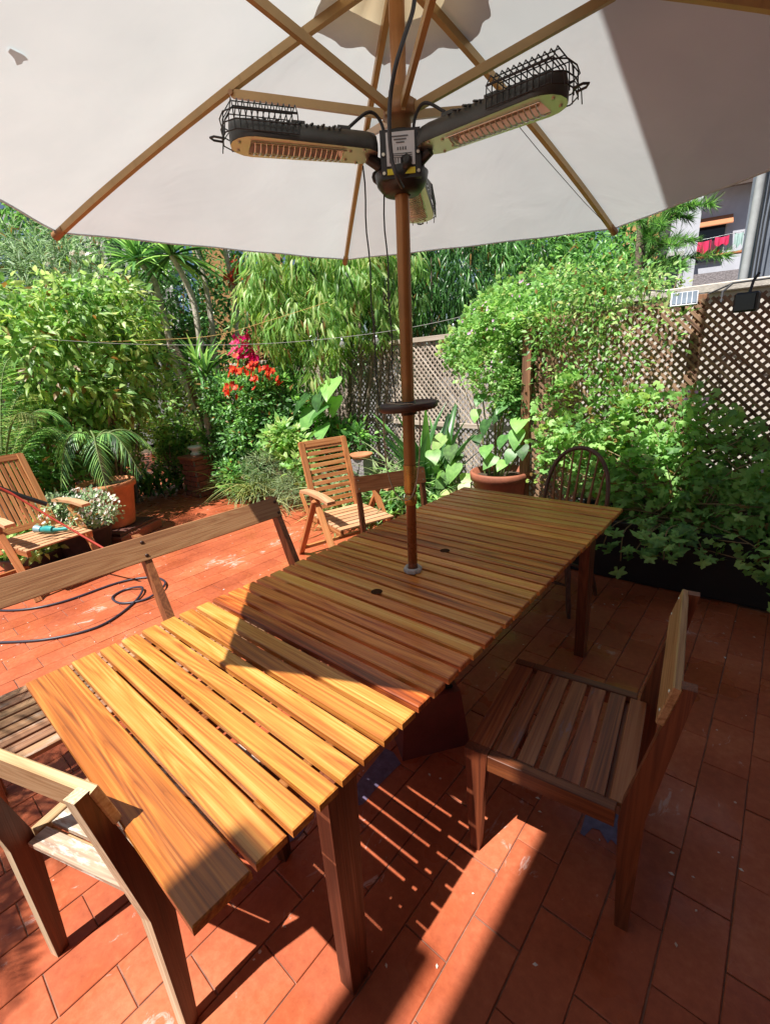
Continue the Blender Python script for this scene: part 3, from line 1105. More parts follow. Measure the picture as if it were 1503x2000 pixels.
ys = []
y = .145
first = [(.145, .262), (.272, .344)]
for a, b in first:
    ys.append((a, b))
y = .356
while y + .06 < 2.75:
    ys.append((y, y + .0558))
    y += .0707
POLE_Y = 1.4393
for (a, b) in ys:
    t = .024
    zt = .75 - t / 2 + rnd.uniform(-.0012, .0012)
    cy = (a + b) / 2 - 1.44
    dx = rnd.uniform(-.003, .003)
    board('slat', table, (-TX + dx, cy, zt), (TX + dx, cy, zt), b - a - .0015 * rnd.random(), t, M['teak_near'] if a < .72 else M['teak'], ch=.003)
# flat dark discs on the slats paint the shade inside two holes
for hy in (1.205, 1.70):
    MB().lathe([(0, .7512), (.024, .7512)], (0, hy - 1.44, 0), 20).build('hole', M['void'], table)
for s in (-1, 1):
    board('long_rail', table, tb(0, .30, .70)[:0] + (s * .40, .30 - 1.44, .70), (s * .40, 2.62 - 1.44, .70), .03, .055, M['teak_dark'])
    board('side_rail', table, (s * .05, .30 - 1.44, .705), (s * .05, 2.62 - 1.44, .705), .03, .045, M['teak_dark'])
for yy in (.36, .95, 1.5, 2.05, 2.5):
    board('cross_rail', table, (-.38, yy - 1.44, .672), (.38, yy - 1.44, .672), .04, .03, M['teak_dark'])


def table_leg(x, y, sx, sy):
    # tapered board leg, broad side facing along the table
    m = MB()
    v = []
    for (z, w0, w1) in ((0.0, .028, .0), (.73, .05, 0)):
        pass
    top, bot = .095, .06
    t = .05
    # outer edge stays vertical, inner edge tapers
    yo = y
    yi_t, yi_b = y - sy * top, y - sy * bot
    P = [(yo, 0), (yi_b, 0), (yi_t, .728), (yo, .728)]
    vv = [(x - t / 2, p[0], p[1]) for p in P] + [(x + t / 2, p[0], p[1]) for p in P]
    f = [(0, 1, 2, 3), (7, 6, 5, 4)]
    for i in range(4):
        j = (i + 1) % 4
        f.append((j, i, i + 4, j + 4))
    m.add(vv, f)
    return m.build('leg', M['leg'], table)


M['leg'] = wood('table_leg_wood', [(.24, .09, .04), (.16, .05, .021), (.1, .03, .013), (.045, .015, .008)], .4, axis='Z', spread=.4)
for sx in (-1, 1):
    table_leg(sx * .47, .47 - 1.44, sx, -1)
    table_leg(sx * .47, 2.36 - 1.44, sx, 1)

# ------------------------------------------------------------------ slatted chairs and bench
CL = {}
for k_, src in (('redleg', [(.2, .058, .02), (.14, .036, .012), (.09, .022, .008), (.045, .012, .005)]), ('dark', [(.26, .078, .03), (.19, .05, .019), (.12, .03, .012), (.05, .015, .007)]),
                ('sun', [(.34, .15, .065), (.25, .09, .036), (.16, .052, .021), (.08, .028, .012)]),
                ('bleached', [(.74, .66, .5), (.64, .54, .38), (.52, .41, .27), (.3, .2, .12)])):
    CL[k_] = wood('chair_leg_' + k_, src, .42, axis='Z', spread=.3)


def back_leg_poly(dx=0.0, h=.87):
    if dx:
        return [(-.262, 0), (-.215, 0), (-.185, .40), (-.19, .46), (-.285 - dx, h), (-.335 - dx, h), (-.27, .44)]
    # side view, +X is the front of the chair
    return [(-.256, 0), (-.222, 0), (-.198, .40), (-.203, .46), (-.291, h), (-.322, h), (-.260, .44)]


def slat_chair(name, label, loc, rz, mats, group=None, w_=.50, edge=None):
    """mats: leg, slat, rail, side"""
    e = empty(name, loc, rz, label, 'chair', group)
    for s in (-1, 1):
        y0, y1 = s * w_ / 2 - .0155, s * w_ / 2 + .0155
        o_ = MB().prism(back_leg_poly(), y0, y1).build('back_leg', mats[0], e)
        if edge:
            o_.data.materials.append(edge)
            for p in o_.data.polygons:
                if abs(p.normal.y) < .5:
                    p.material_index = 1
        MB().prism([(.20, 0), (.235, 0), (.25, .43), (.175, .43)], y0, y1).build('front_leg', mats[0], e)
        board('side_rail', e, (-.19, s * (w_ / 2), .402), (.173, s * (w_ / 2), .402), .033, .06, mats[3])
    inner = w_ - .04
    for i in range(7):
        if i == 0:
            x, ww = .212, .07
        else:
            x, ww = .212 - .015 - .0655 * i, .052
        board('seat_slat', e, (x, -inner / 2, .421 + rnd.uniform(-.001, .001)), (x, inner / 2, .421 + rnd.uniform(-.001, .001)), ww, .017, mats[1])
    board('seat_rail', e, (.165, -inner / 2, .385), (.165, inner / 2, .385), .02, .045, mats[3])
    board('seat_rail', e, (-.165, -inner / 2, .385), (-.165, inner / 2, .385), .02, .045, mats[3])
    # broad back rail let into the front of the posts
    ax = (.435, .9)
    n = Vector((.98, 0, .22)).normalized()
    board('back_rail', e, (-.272, -w_ / 2 - .02, .812), (-.272, w_ / 2 + .02, .812), .115, .02, mats[2], up=n, ch=.003)
    for s in (-1, 1):
        for dz in (-.03, .03):
            MB().lathe([(0, .0), (.006, 0), (.006, -.004)], n=8, axis=Matrix.Rotation(PI / 2, 3, 'Y'),
                       c=(-.262 - dz * .22 + .002, s * w_ / 2, .812 + dz)).build('screw', M['screw'], e)
    return e


# right chair, front turned to the table (its front is -X of the place)
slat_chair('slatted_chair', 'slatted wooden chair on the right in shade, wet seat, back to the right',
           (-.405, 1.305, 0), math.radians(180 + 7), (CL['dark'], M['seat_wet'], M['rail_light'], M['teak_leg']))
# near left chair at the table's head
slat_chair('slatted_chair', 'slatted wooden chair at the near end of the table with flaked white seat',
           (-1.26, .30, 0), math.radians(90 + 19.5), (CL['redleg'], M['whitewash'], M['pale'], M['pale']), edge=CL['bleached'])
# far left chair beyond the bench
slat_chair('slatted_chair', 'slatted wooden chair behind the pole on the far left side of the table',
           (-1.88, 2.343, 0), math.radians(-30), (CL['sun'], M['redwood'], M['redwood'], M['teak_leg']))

# bench
bench = empty('garden_bench', (-2.0, .80, 0), math.radians(-1.5), 'long wooden bench with wide single back rail on the left of the table', 'bench')
BL = 1.64
for yy in (-.80, 0.0, .80):
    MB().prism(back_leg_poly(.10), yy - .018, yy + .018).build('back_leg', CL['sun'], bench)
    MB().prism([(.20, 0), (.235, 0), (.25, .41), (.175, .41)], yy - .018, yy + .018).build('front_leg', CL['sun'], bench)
    board('seat_bearer', bench, (-.18, yy, .385), (.17, yy, .385), .03, .05, M['teak_leg'])
M['bench_seat'] = wood('bleached_bench_slat', [(.44, .27, .16), (.34, .18, .1), (.24, .115, .06), (.12, .055, .03)], .55, spread=.8,
                       weather=((.45, .38, .32), .55, 4.0))
for i in range(8):
    x = .245 - .062 * i - .02
    board('seat_slat', bench, (x, -BL / 2, .425 + rnd.uniform(-.001, .001)), (x, BL / 2, .425), .048, .02, M['bench_seat'])
n = Vector((.93, 0, .40)).normalized()
board('back_rail', bench, (-.357, -BL / 2, .81), (-.357, BL / 2, .81), .125, .022, M['bench'], up=n, ch=.003)
for yy in (-.8, 0.0, .8):
    for dz in (-.032, .032):
        MB().lathe([(0, .0), (.009, 0), (.009, -.006)], n=10, axis=Matrix.Rotation(PI / 2, 3, 'Y'),
                   c=(-.341 - dz * .43, yy, .812 + dz)).build('screw', M['dish'], bench)


# ------------------------------------------------------------------ folding armchairs
def armchair(label, loc, rz, vertical, mats, back_h=.68, rec=.30):
    """+X is the front"""
    e = empty('folding_armchair', loc, rz, label, 'chair')
    W = .56
    zs = .40
    for s in (-1, 1):
        y = s * W / 2
        board('leg', e, (-.42, y + s * .03, .0), (.02, y + s * .03, .60), .028, .05, mats[0], up=(0, 1, 0))
        board('leg', e, (.34, y + s * .002, .0), (-.02, y + s * .002, .60), .028, .05, mats[0], up=(0, 1, 0))
        # arm: slightly curved plank
        pts = [(-.26, .615), (-.1, .63), (.1, .632), (.26, .615), (.265, .64), (.1, .657), (-.1, .655), (-.26, .64)]
        MB().prism(pts, y - .035, y + .035).build('armrest', mats[1], e)
        # seat side rail
        board('seat_frame', e, (-.25, s * (W / 2 - .045), zs - .02), (.31, s * (W / 2 - .045), zs - .02), .028, .045, mats[0])
        # back stile
        b0 = (-.20, s * (W / 2 - .075), zs - .04)
        b1 = (-.20 - back_h * math.sin(rec), s * (W / 2 - .075), zs - .04 + back_h * math.cos(rec) + .02)
        board('back_stile', e, b0, b1, .028, .05, mats[0], up=(0, 1, 0))
        # rear stay
        board('stay', e, (-.40, s * (W / 2 - .03), .58), (-.20, s * (W / 2 - .03), .30), .02, .03, mats[0], up=(0, 1, 0))
    for i in range(7):
        x = -.18 + i * .078
        board('seat_slat', e, (x, -W / 2 + .03, zs + .010), (x, W / 2 - .03, zs + .010), .06, .014, mats[1])
    board('stretcher', e, (-.35, -W / 2 - .015, .08), (-.35, W / 2 + .015, .08), .03, .03, mats[0])
    board('stretcher', e, (.28, -W / 2, .11), (.28, W / 2, .11), .03, .03, mats[0])
    dx, dz = -math.sin(rec), math.cos(rec)
    n = (dz, 0, -dx)
    org = Vector((-.20, 0, zs - .04))
    iw = W / 2 - .09
    top = org + Vector((dx, 0, dz)) * (back_h - .0)
    board('top_rail', e, (top.x, -iw - .03, top.z), (top.x, iw + .03, top.z), .055, .024, mats[0], up=n)
    if vertical:
        low = org + Vector((dx, 0, dz)) * .11
        board('low_rail', e, (low.x, -iw, low.z), (low.x, iw, low.z), .05, .022, mats[0], up=n)
        for i in range(9):
            yy = -iw + .03 + i * (2 * iw - .06) / 8
            a = org + Vector((dx, 0, dz)) * .137
            b = org + Vector((dx, 0, dz)) * (back_h - .03)
            board('back_slat', e, (a.x, yy, a.z), (b.x, yy, b.z), .028, .012, mats[0], up=n)
    else:
        for i in range(11):
            c = org + Vector((dx, 0, dz)) * (.10 + i * .0525)
            board('back_slat', e, (c.x, -iw, c.z), (c.x, iw, c.z), .034, .012, mats[0], up=n)
    return e


armchair('folding armchair with horizontal back slats standing in sun beyond the bench', (-2.72, 2.60, 0), math.radians(-16), False,
         (M['redwood'], M['redwood_l']), .66, .26)
armchair('folding armchair with upright back slats at the left edge, sprinkler on its seat', (-4.66, .84, 0), math.radians(10), True,
         (M['redwood'], M['redwood_l']), .74, .42)

# things on / by the left armchair
a = at(98, 1043, 4.72)
e = empty('spray_nozzle', (a[0], a[1], .425), .6, 'teal and pale blue hose spray nozzle lying on the left armchair seat', 'nozzle')
MB().tube([(-.07, 0, .03), (-.02, 0, .035), (.04, 0, .03)], [.02, .03, .028], 10).build('body', M['teal'], e)
MB().tube([(-.12, 0, .04), (-.07, 0, .032)], [.034, .026], 12).build('head', M['teal_pale'], e)
MB().tube([(.03, 0, .025), (.1, .03, .018), (.13, .05, .018)], [.02, .016, .02], 8).build('handle', M['teal'], e)
# long straps: red-and-black pole leaning over the chair
e = empty('long_tool', (0, 0, 0), 0, 'long red and black handled tool leaning across the left armchair', 'garden tool')
MB().tube([at(-60, 925, 4.55), at(20, 962, 4.5), at(90, 1005, 4.45), at(215, 1078, 4.1)], .0085, 8).build('red_handle', M['red_strap'], e)
MB().tube([at(-40, 938, 4.62), at(30, 965, 4.6), at(92, 985, 4.58)], .019, 8).build('black_grip', M['black'], e)

# hose on the floor
hz = .011
hp_ = [(-4.6, -.25), (-4.1, .02), (-3.76, .277), (-3.51, .507), (-3.40, .78), (-3.55, 1.06), (-3.72, 1.20), (-3.85, 1.12), (-3.80, 1.0),
       (-3.63, 1.0), (-3.53, 1.14), (-3.58, 1.30), (-3.74, 1.38), (-3.92, 1.34), (-4.05, 1.13), (-4.07, .72), (-4.25, .45), (-4.7, .2)]


def spline(P, n=8):
    P = [Vector(p) for p in P]
    out = []
    for i in range(len(P) - 1):
        p0, p1, p2, p3 = P[max(i - 1, 0)], P[i], P[i + 1], P[min(i + 2, len(P) - 1)]
        for k in range(n):
            t = k / n
            out.append(.5 * ((2 * p1) + (p2 - p0) * t + (2 * p0 - 5 * p1 + 4 * p2 - p3) * t * t + (3 * p1 - p0 - 3 * p2 + p3) * t ** 3))
    out.append(P[-1])
    return out


sp = spline([(x, y, hz + (.018 if i in (6, 11) else 0)) for i, (x, y) in enumerate(hp_)])
tag(MB().tube(sp, .0088, 8).build('garden_hose', M['hose']), 'thin black garden hose looped on the sunlit tiles behind the bench', 'hose')

# ------------------------------------------------------------------ windsor chair
WZ = math.radians(-96)
wc = empty('windsor_chair', (-1.03, 2.88, 0), WZ, 'dark spindle-back chair with hooped back at the far end of the table', 'chair')
sv = MB()
n = 22
top, bot = [], []
for k in range(n):
    an = 2 * PI * k / n
    rx, ry = .21, .225
    x, y = rx * math.cos(an), ry * math.sin(an) * (1 - .08 * math.cos(an))
    top.append((x, y, .45 - .008 * math.cos(2 * an)))
    bot.append((x * .93, y * .93, .415))
sv.add(top + bot, [tuple(range(n)), tuple(range(2 * n - 1, n - 1, -1))] + [((i + 1) % n, i, i + n, (i + 1) % n + n) for i in range(n)])
sv.build('seat', M['darkchair'], wc)
hoop = []
for k in range(25):
    an = PI * k / 24
    y = .215 * math.cos(an)
    z = .46 + .54 * (math.sin(an) ** .62)
    x = -.17 - (z - .45) * .22
    hoop.append((x, y * (1.0 + .12 * math.sin(an)), z))
MB().tube(hoop, .0145, 10).build('hoop', M['darkchair'], wc)
for i in range(7):
    u = (i - 3) / 3.4
    y0 = u * .15
    y1 = u * .195
    # height of hoop at y1
    zz = .46
    for k in range(24):
        if (hoop[k][1] - y1) * (hoop[k + 1][1] - y1) <= 0:
            f = (hoop[k][1] - y1) / (hoop[k][1] - hoop[k + 1][1] + 1e-9)
            zz = hoop[k][2] + f * (hoop[k + 1][2] - hoop[k][2])
            break
    x1 = -.17 - (zz - .45) * .22
    z0 = .445
    P = [(-.165 + (x1 + .165) * t, y0 + (y1 - y0) * t, z0 + (zz - z0) * t) for t in (0, .25, .45, .6, 1)]
    MB().tube(P, [.006, .0095, .011, .008, .006], 8).build('spindle', M['spindle'], wc)
for sx in (-1, 1):
    for sy in (-1, 1):
        P = [(sx * (.13 + .07 * t), sy * (.13 + .07 * t), .42 * (1 - t)) for t in (0, .3, .6, .8, 1)]
        MB().tube(P, [.014, .02, .014, .018, .012], 10).build('leg', M['darkchair'], wc)
    MB().tube([(sx * .16, -.16, .2), (sx * .16, 0, .2), (sx * .16, .16, .2)], [.008, .013, .008], 8).build('stretcher', M['darkchair'], wc)
MB().tube([(-.16, 0, .2), (.16, 0, .2)], .01, 8).build('stretcher', M['darkchair'], wc)

# ------------------------------------------------------------------ parasol
BASE = Vector((-1.1346, 1.4393, .75))
U = Vector((.0355, -.017, 1)).normalized()
E1 = Vector((1, 0, -.0355)).normalized()
E2 = U.cross(E1)
A0, RR, HT, HA, HR, SS, BOW = 1.4256, 1.5757, 1.4545, 1.9662, 1.6158, .3803, .0269
par = empty('parasol', (-1.1346, 1.4393, 0), 0, 'large cream parasol with brown pole standing through the table', 'parasol')
OFF = Vector((-1.1346, 1.4393, 0))


def ax(h):
    return BASE + U * h - OFF


def dirk(an):
    return E1 * math.cos(an) + E2 * math.sin(an)


def proj_px(p):
    q = np.array(p + OFF) - EYE
    zc = -BACK @ q
    return 751.5 + F_PX * (RIGHT @ q) / zc, 1000 - F_PX * (UP @ q) / zc


TIPS = []
for k in range(6):
    TIPS.append(ax(HT) + dirk(A0 + k * PI / 3) * RR)
TIPS[0] = Vector((-.862, 2.935, 2.222)) - OFF if False else TIPS[0]
APEX = ax(HA)


def rib_pt(k, t):
    return APEX + (TIPS[k % 6] - APEX) * t + U * BOW * 4 * t * (1 - t)


def canopy_pt(k, v, t):
    """between rib k and rib k+1"""
    a, b = rib_pt(k, t), rib_pt(k + 1, t)
    p = a + (b - a) * v
    sag = .045 * math.sin(PI * v) * t
    p = p - U * sag * .55
    # hem drawn in a little between tips
    p = p + (APEX - p) * (.028 * math.sin(PI * v) * t * t)
    p.z += .004 * math.sin(v * 23 + k) * t * math.sin(t * 9)
    return p + U * .014


vs, fs = [], []
NV, NT = 20, 26
T0 = .12
for k in range(6):
    base = len(vs)
    for i in range(NV + 1):
        for j in range(NT + 1):
            vs.append(canopy_pt(k, i / NV, T0 + (1 - T0) * j / NT))
    for i in range(NV):
        for j in range(NT):
            a = base + i * (NT + 1) + j
            fs.append((a, a + 1, a + NT + 2, a + NT + 1))
link('canopy', mesh('canopy', vs, fs, True), M['canvas'], par)
# hem
hm = MB()
for k in range(6):
    pts = [canopy_pt(k, i / NV, 1.0) for i in range(NV + 1)]
    hm.tube(pts, .0045, 5)
hm.build('hem', M['canvas'], par)
# vent cap, hanging over the hole, scalloped rim
vs, fs = [], []
NC, NR = 96, 8
for j in range(NR + 1):
    t = j / NR
    for i in range(NC):
        an = A0 + 2 * PI * i / NC
        ph = (i / NC * 6) % 1
        hexr = math.cos(PI / 6) / math.cos((ph - .5) * PI / 3)
        r = .30 * hexr * (1 + .035 * math.cos(ph * 2 * PI + 1.3) + .03 * math.sin(ph * 4 * PI + i * .02)) * (t if t < 1 else 1)
        h = HA + .075 - .33 * r * .9 + .012 * math.sin(6 * PI * ph) * t
        vs.append(ax(h) + dirk(an) * max(r, .006))
for j in range(NR):
    for i in range(NC):
        i2 = (i + 1) % NC
        fs.append((j * NC + i, (j + 1) * NC + i, (j + 1) * NC + i2, j * NC + i2))
link('vent_cap', mesh('vent_cap', vs, fs, True), M['canvas_vent'], par)
# ribs and struts
for k in range(6):
    m = MB()
    pts = [rib_pt(k, t) for t in [.03 + .97 * i / 12 for i in range(13)]]
    for i in range(12):
        m.bar(pts[i], pts[i + 1] + (pts[i + 1] - pts[i]) * .02, .02, .026, up=U)
    rb = m.build('rib', M['rib'], par)
    d = (TIPS[k] - rib_pt(k, .95)).normalized()
    MB().tube([TIPS[k] - d * .05, TIPS[k] + d * .012], [.016, .019], 8).build('rib_tip', M['rib_dark'], rb)
    A = ax(HR + .01) + dirk(A0 + k * PI / 3) * .035
    B = rib_pt(k, SS) - U * .018
    side = dirk(A0 + k * PI / 3 + PI / 2)
    MB().bar(A, B, .016, .024, up=U).build('strut', M['rib'], par)
    MB().tube([B - side * .016, B + side * .016], .009, 8).build('pivot', M['rib_dark'], par)
AXM = Matrix([[E1[i], E2[i], U[i]] for i in range(3)])


def axl(prof, h, n=28):
    return MB().lathe(prof, ax(h), n, axis=AXM)


axl([(.024, 0), (.024, HA - .48)], .48).build('upper_pole', M['metal_brown'], par)
axl([(.0, -.6), (.0205, -.6), (.0205, .46)], 0).build('lower_pole', M['metal_low'], par)
axl([(.0265, 0), (.0265, .115)], .365).build('sleeve', M['brass'], par)
axl([(.021, 0), (.0255, .004), (.0255, .04), (.021, .045)], .31).build('sleeve_ring', M['brass'], par)
axl([(.028, -.045), (.036, -.04), (.036, -.008), (.052, -.005), (.052, .035), (.036, .04), (.033, .065), (.025, .07)], HR).build('runner', M['rib_dark'], par)
axl([(.025, -.03), (.05, -.025), (.05, .02), (.03, .03), (0, .05)], HA - .02).build('top_hub', M['rib_dark'], par)
# slot marks on runner
for k in range(6):
    an = A0 + k * PI / 3
    c = ax(HR + .015) + dirk(an) * .052
    MB().bar(c - U * .02, c + U * .02, .012, .006, up=dirk(an)).build('hinge_slot', M['rib'], par)
def near_canopy(k, px, py):
    best = min(((proj_px(canopy_pt(k, v / 40, t / 40)), v / 40, t / 40) for v in range(41) for t in range(8, 41)),
               key=lambda q: (q[0][0] - px) ** 2 + (q[0][1] - py) ** 2)
    return best[1], best[2]


pv, pt = near_canopy(2, 30, 112)
vs = []
for k in range(11):
    an = 2 * PI * k / 11
    q = (1 + .35 * math.sin(3 * an + 1)) * (1.0 if abs(math.cos(an)) > .3 else .7)
    vs.append(canopy_pt(2, min(.99, pv + .022 * q * math.cos(an)), pt + .011 * q * math.sin(an)) - U * .006)
link('repair_patch', mesh('repair_patch', vs, [tuple(range(11))]), M['canvas'], par)
side0 = dirk(A0 + PI / 2)
MB().tube([rib_pt(0, .3) + side0 * .03 - U * .015, rib_pt(0, .55) + side0 * .035 - U * .02, rib_pt(0, .8) + side0 * .02 - U * .02, rib_pt(0, .97) - U * .01],
          .0018, 4).build('rib_cord', M['cable'], par)
# collar on the table
col_ = empty('table_collar', (BASE.x, BASE.y, .751), 0, 'pale worn collar around the parasol pole on the tabletop', 'collar')
pr = []
m = MB()
n = 32
for (r, z) in ((.0, .0), (.045, 0), (.046, .012), (.040, .017), (.030, .018), (.022, .016)):
    pass
vsr = []
prof = [(.038, 0), (.039, .014), (.035, .02), (.028, .02), (.0215, .016)]
for (r, z) in prof:
    for k in range(n):
        an = 2 * PI * k / n
        q = r * (1 + .06 * math.cos(8 * an) * (r > .028))
        vsr.append((q * math.cos(an), q * math.sin(an), z))
fsr = [(i * n + k, i * n + (k + 1) % n, (i + 1) * n + (k + 1) % n, (i + 1) * n + k) for i in range(len(prof) - 1) for k in range(n)]
m.add(vsr, fsr, True)
m.build('ring', M['concrete'], col_)

# parasol cords
cd_ = MB()
pA, pB = ax(HR - .03) + dirk(3.4) * .03, None
def vert_line(px, y0, y1, dd, n=14):
    return [at(px + 2.0 * math.sin(i * .9), y0 + (y1 - y0) * i / n, dd) for i in range(n + 1)]


e = empty('pull_cord', (0, 0, 0), 0, 'thin grey pull cord hanging beside the parasol pole', 'cord')
P1 = ax(1.50) + dirk(3.6) * .13 + OFF
P2 = ax(1.50) + dirk(3.6) * .065 + OFF
for P_, mt in ((P1, 'strand'), (P2, 'strand')):
    L_ = [Vector((P_.x + .004 * math.sin(i * 1.3), P_.y, P_.z - i * (P_.z - 1.47) / 16)) for i in range(17)]
    MB().tube(L_, .0028, 5).build(mt, M['cable'], e)
# cord looped under the disc
lp = []
c0 = BASE + U * .708
lp = [c0 + Vector((-.075, -.06, .0)), c0 + Vector((-.075, -.065, -.2)), c0 + Vector((-.055, -.055, -.32)), c0 + Vector((-.01, -.045, -.365)),
      c0 + Vector((.03, -.035, -.34)), c0 + Vector((.055, -.02, -.22)), c0 + Vector((.06, -.01, -.02)), c0 + Vector((.05, -.03, .012)),
      c0 + Vector((.0, -.05, .014)), c0 + Vector((-.09, -.02, .015))]
tag(MB().tube(spline(lp, 6), .0026, 5).build('looped_string', M['string']), 'pale string looped over and below the dark disc on the pole', 'string')

# disc on the pole
dsc = empty('pole_tray', BASE + U * .708, 0, 'round dark brown tray fixed on the parasol pole above the table', 'tray')
TR = Matrix.Rotation(math.radians(2), 3, 'X') @ Matrix.Rotation(math.radians(-2), 3, 'Y')
MB().lathe([(.02, -.012), (.104, -.012), (.113, -.006), (.115, .012), (.110, .016), (.104, .008), (.02, .006)], n=40, axis=TR).build('tray', M['dish'], dsc)
MB().lathe([(.0215, -.03), (.03, -.03), (.03, .02), (.0215, .02)], n=20, axis=TR).build('clamp', M['black'], dsc)

# umbrella base under the table
e = empty('umbrella_stand', (-1.05, 1.37, 0), math.radians(-36), 'maroon square parasol base on the floor under the table', 'parasol base')
bm_ = MB()
z0, z1 = 0, .27
a_, b_ = .155, .125
vv = [(-a_, -a_, 0), (a_, -a_, 0), (a_, a_, 0), (-a_, a_, 0), (-b_, -b_, z1), (b_, -b_, z1), (b_, b_, z1), (-b_, b_, z1)]
bm_.add(vv, [(0, 3, 2, 1), (4, 5, 6, 7), (0, 1, 5, 4), (1, 2, 6, 5), (2, 3, 7, 6), (3, 0, 4, 7)])
bm_.build('block', M['base_box'], e)
MB().box((0, 0, .28), (.2, .2, .02), ch=.006).build('lid', M['black'], e)
MB().lathe([(.035, .29), (.035, .40), (.024, .40)], n=20).build('socket', M['black'], e)

# ------------------------------------------------------------------ patio heater on the pole
HH = 1.49
hc = BASE + U * HH
heat = empty('patio_heater', hc, 0, 'black three-armed electric heater clamped to the parasol pole', 'heater')
MB().lathe([(.026, -.09), (.06, -.085), (.082, -.06), (.088, -.03), (.07, -.02), (.066, .05), (.06, .075), (.028, .08)], n=30).build('hub_body', M['black'], heat)
# flat faces between arms carry the type label; the one towards the camera
fd = Vector((EYE[0] - hc.x, EYE[1] - hc.y, 0)).normalized()
fs_ = Vector((-fd.y, fd.x, 0))


def face_box(mb, u, z, w_, h_, dep, t=.006):
    c = fd * dep + fs_ * u + Vector((0, 0, z))
    Mx = Matrix([[fs_[i], fd[i], (0, 0, 1)[i], c[i]] for i in range(3)] + [[0, 0, 0, 1]])
    v, f = box_data(w_, t, h_)
    mb.add([Mx @ Vector(q) for q in v], f)
    return mb


face_box(MB(), 0, .0, .125, .13, .068, .02).build('face_plate', M['black'], heat)
lb = face_box(MB(), .0, .012, .088, .088, .0805, .003).build('type_label', M['white_label'], heat)
ink = MB()
for i in range(3):
    face_box(ink, .0, .044 - i * .008, .05 - .012 * i, .003, .0832, .001)
for i in range(9):
    face_box(ink, .034 - i * .0085, -.018, .003, .014, .0832, .001)
for i, u in enumerate((.016, .008, .0, -.008)):
    face_box(ink, u, .012, .0045, .008, .0832, .001)
for i in range(3):
    face_box(ink, .0, -.001 - i * .005, .07, .0015, .0832, .001)
ink.build('label_print', M['ink'], heat)
face_box(MB(), .0, -.047, .088, .016, .0805, .003).build('warning_strip', M['yellow'], heat)
for u in (-.054, .054):
    for z in (.0, -.05):
        c = fd * .08 + fs_ * u + Vector((0, 0, z))
        MB().tube([c, c + fd * .004], .005, 8).build('screw', M['screw'], heat)


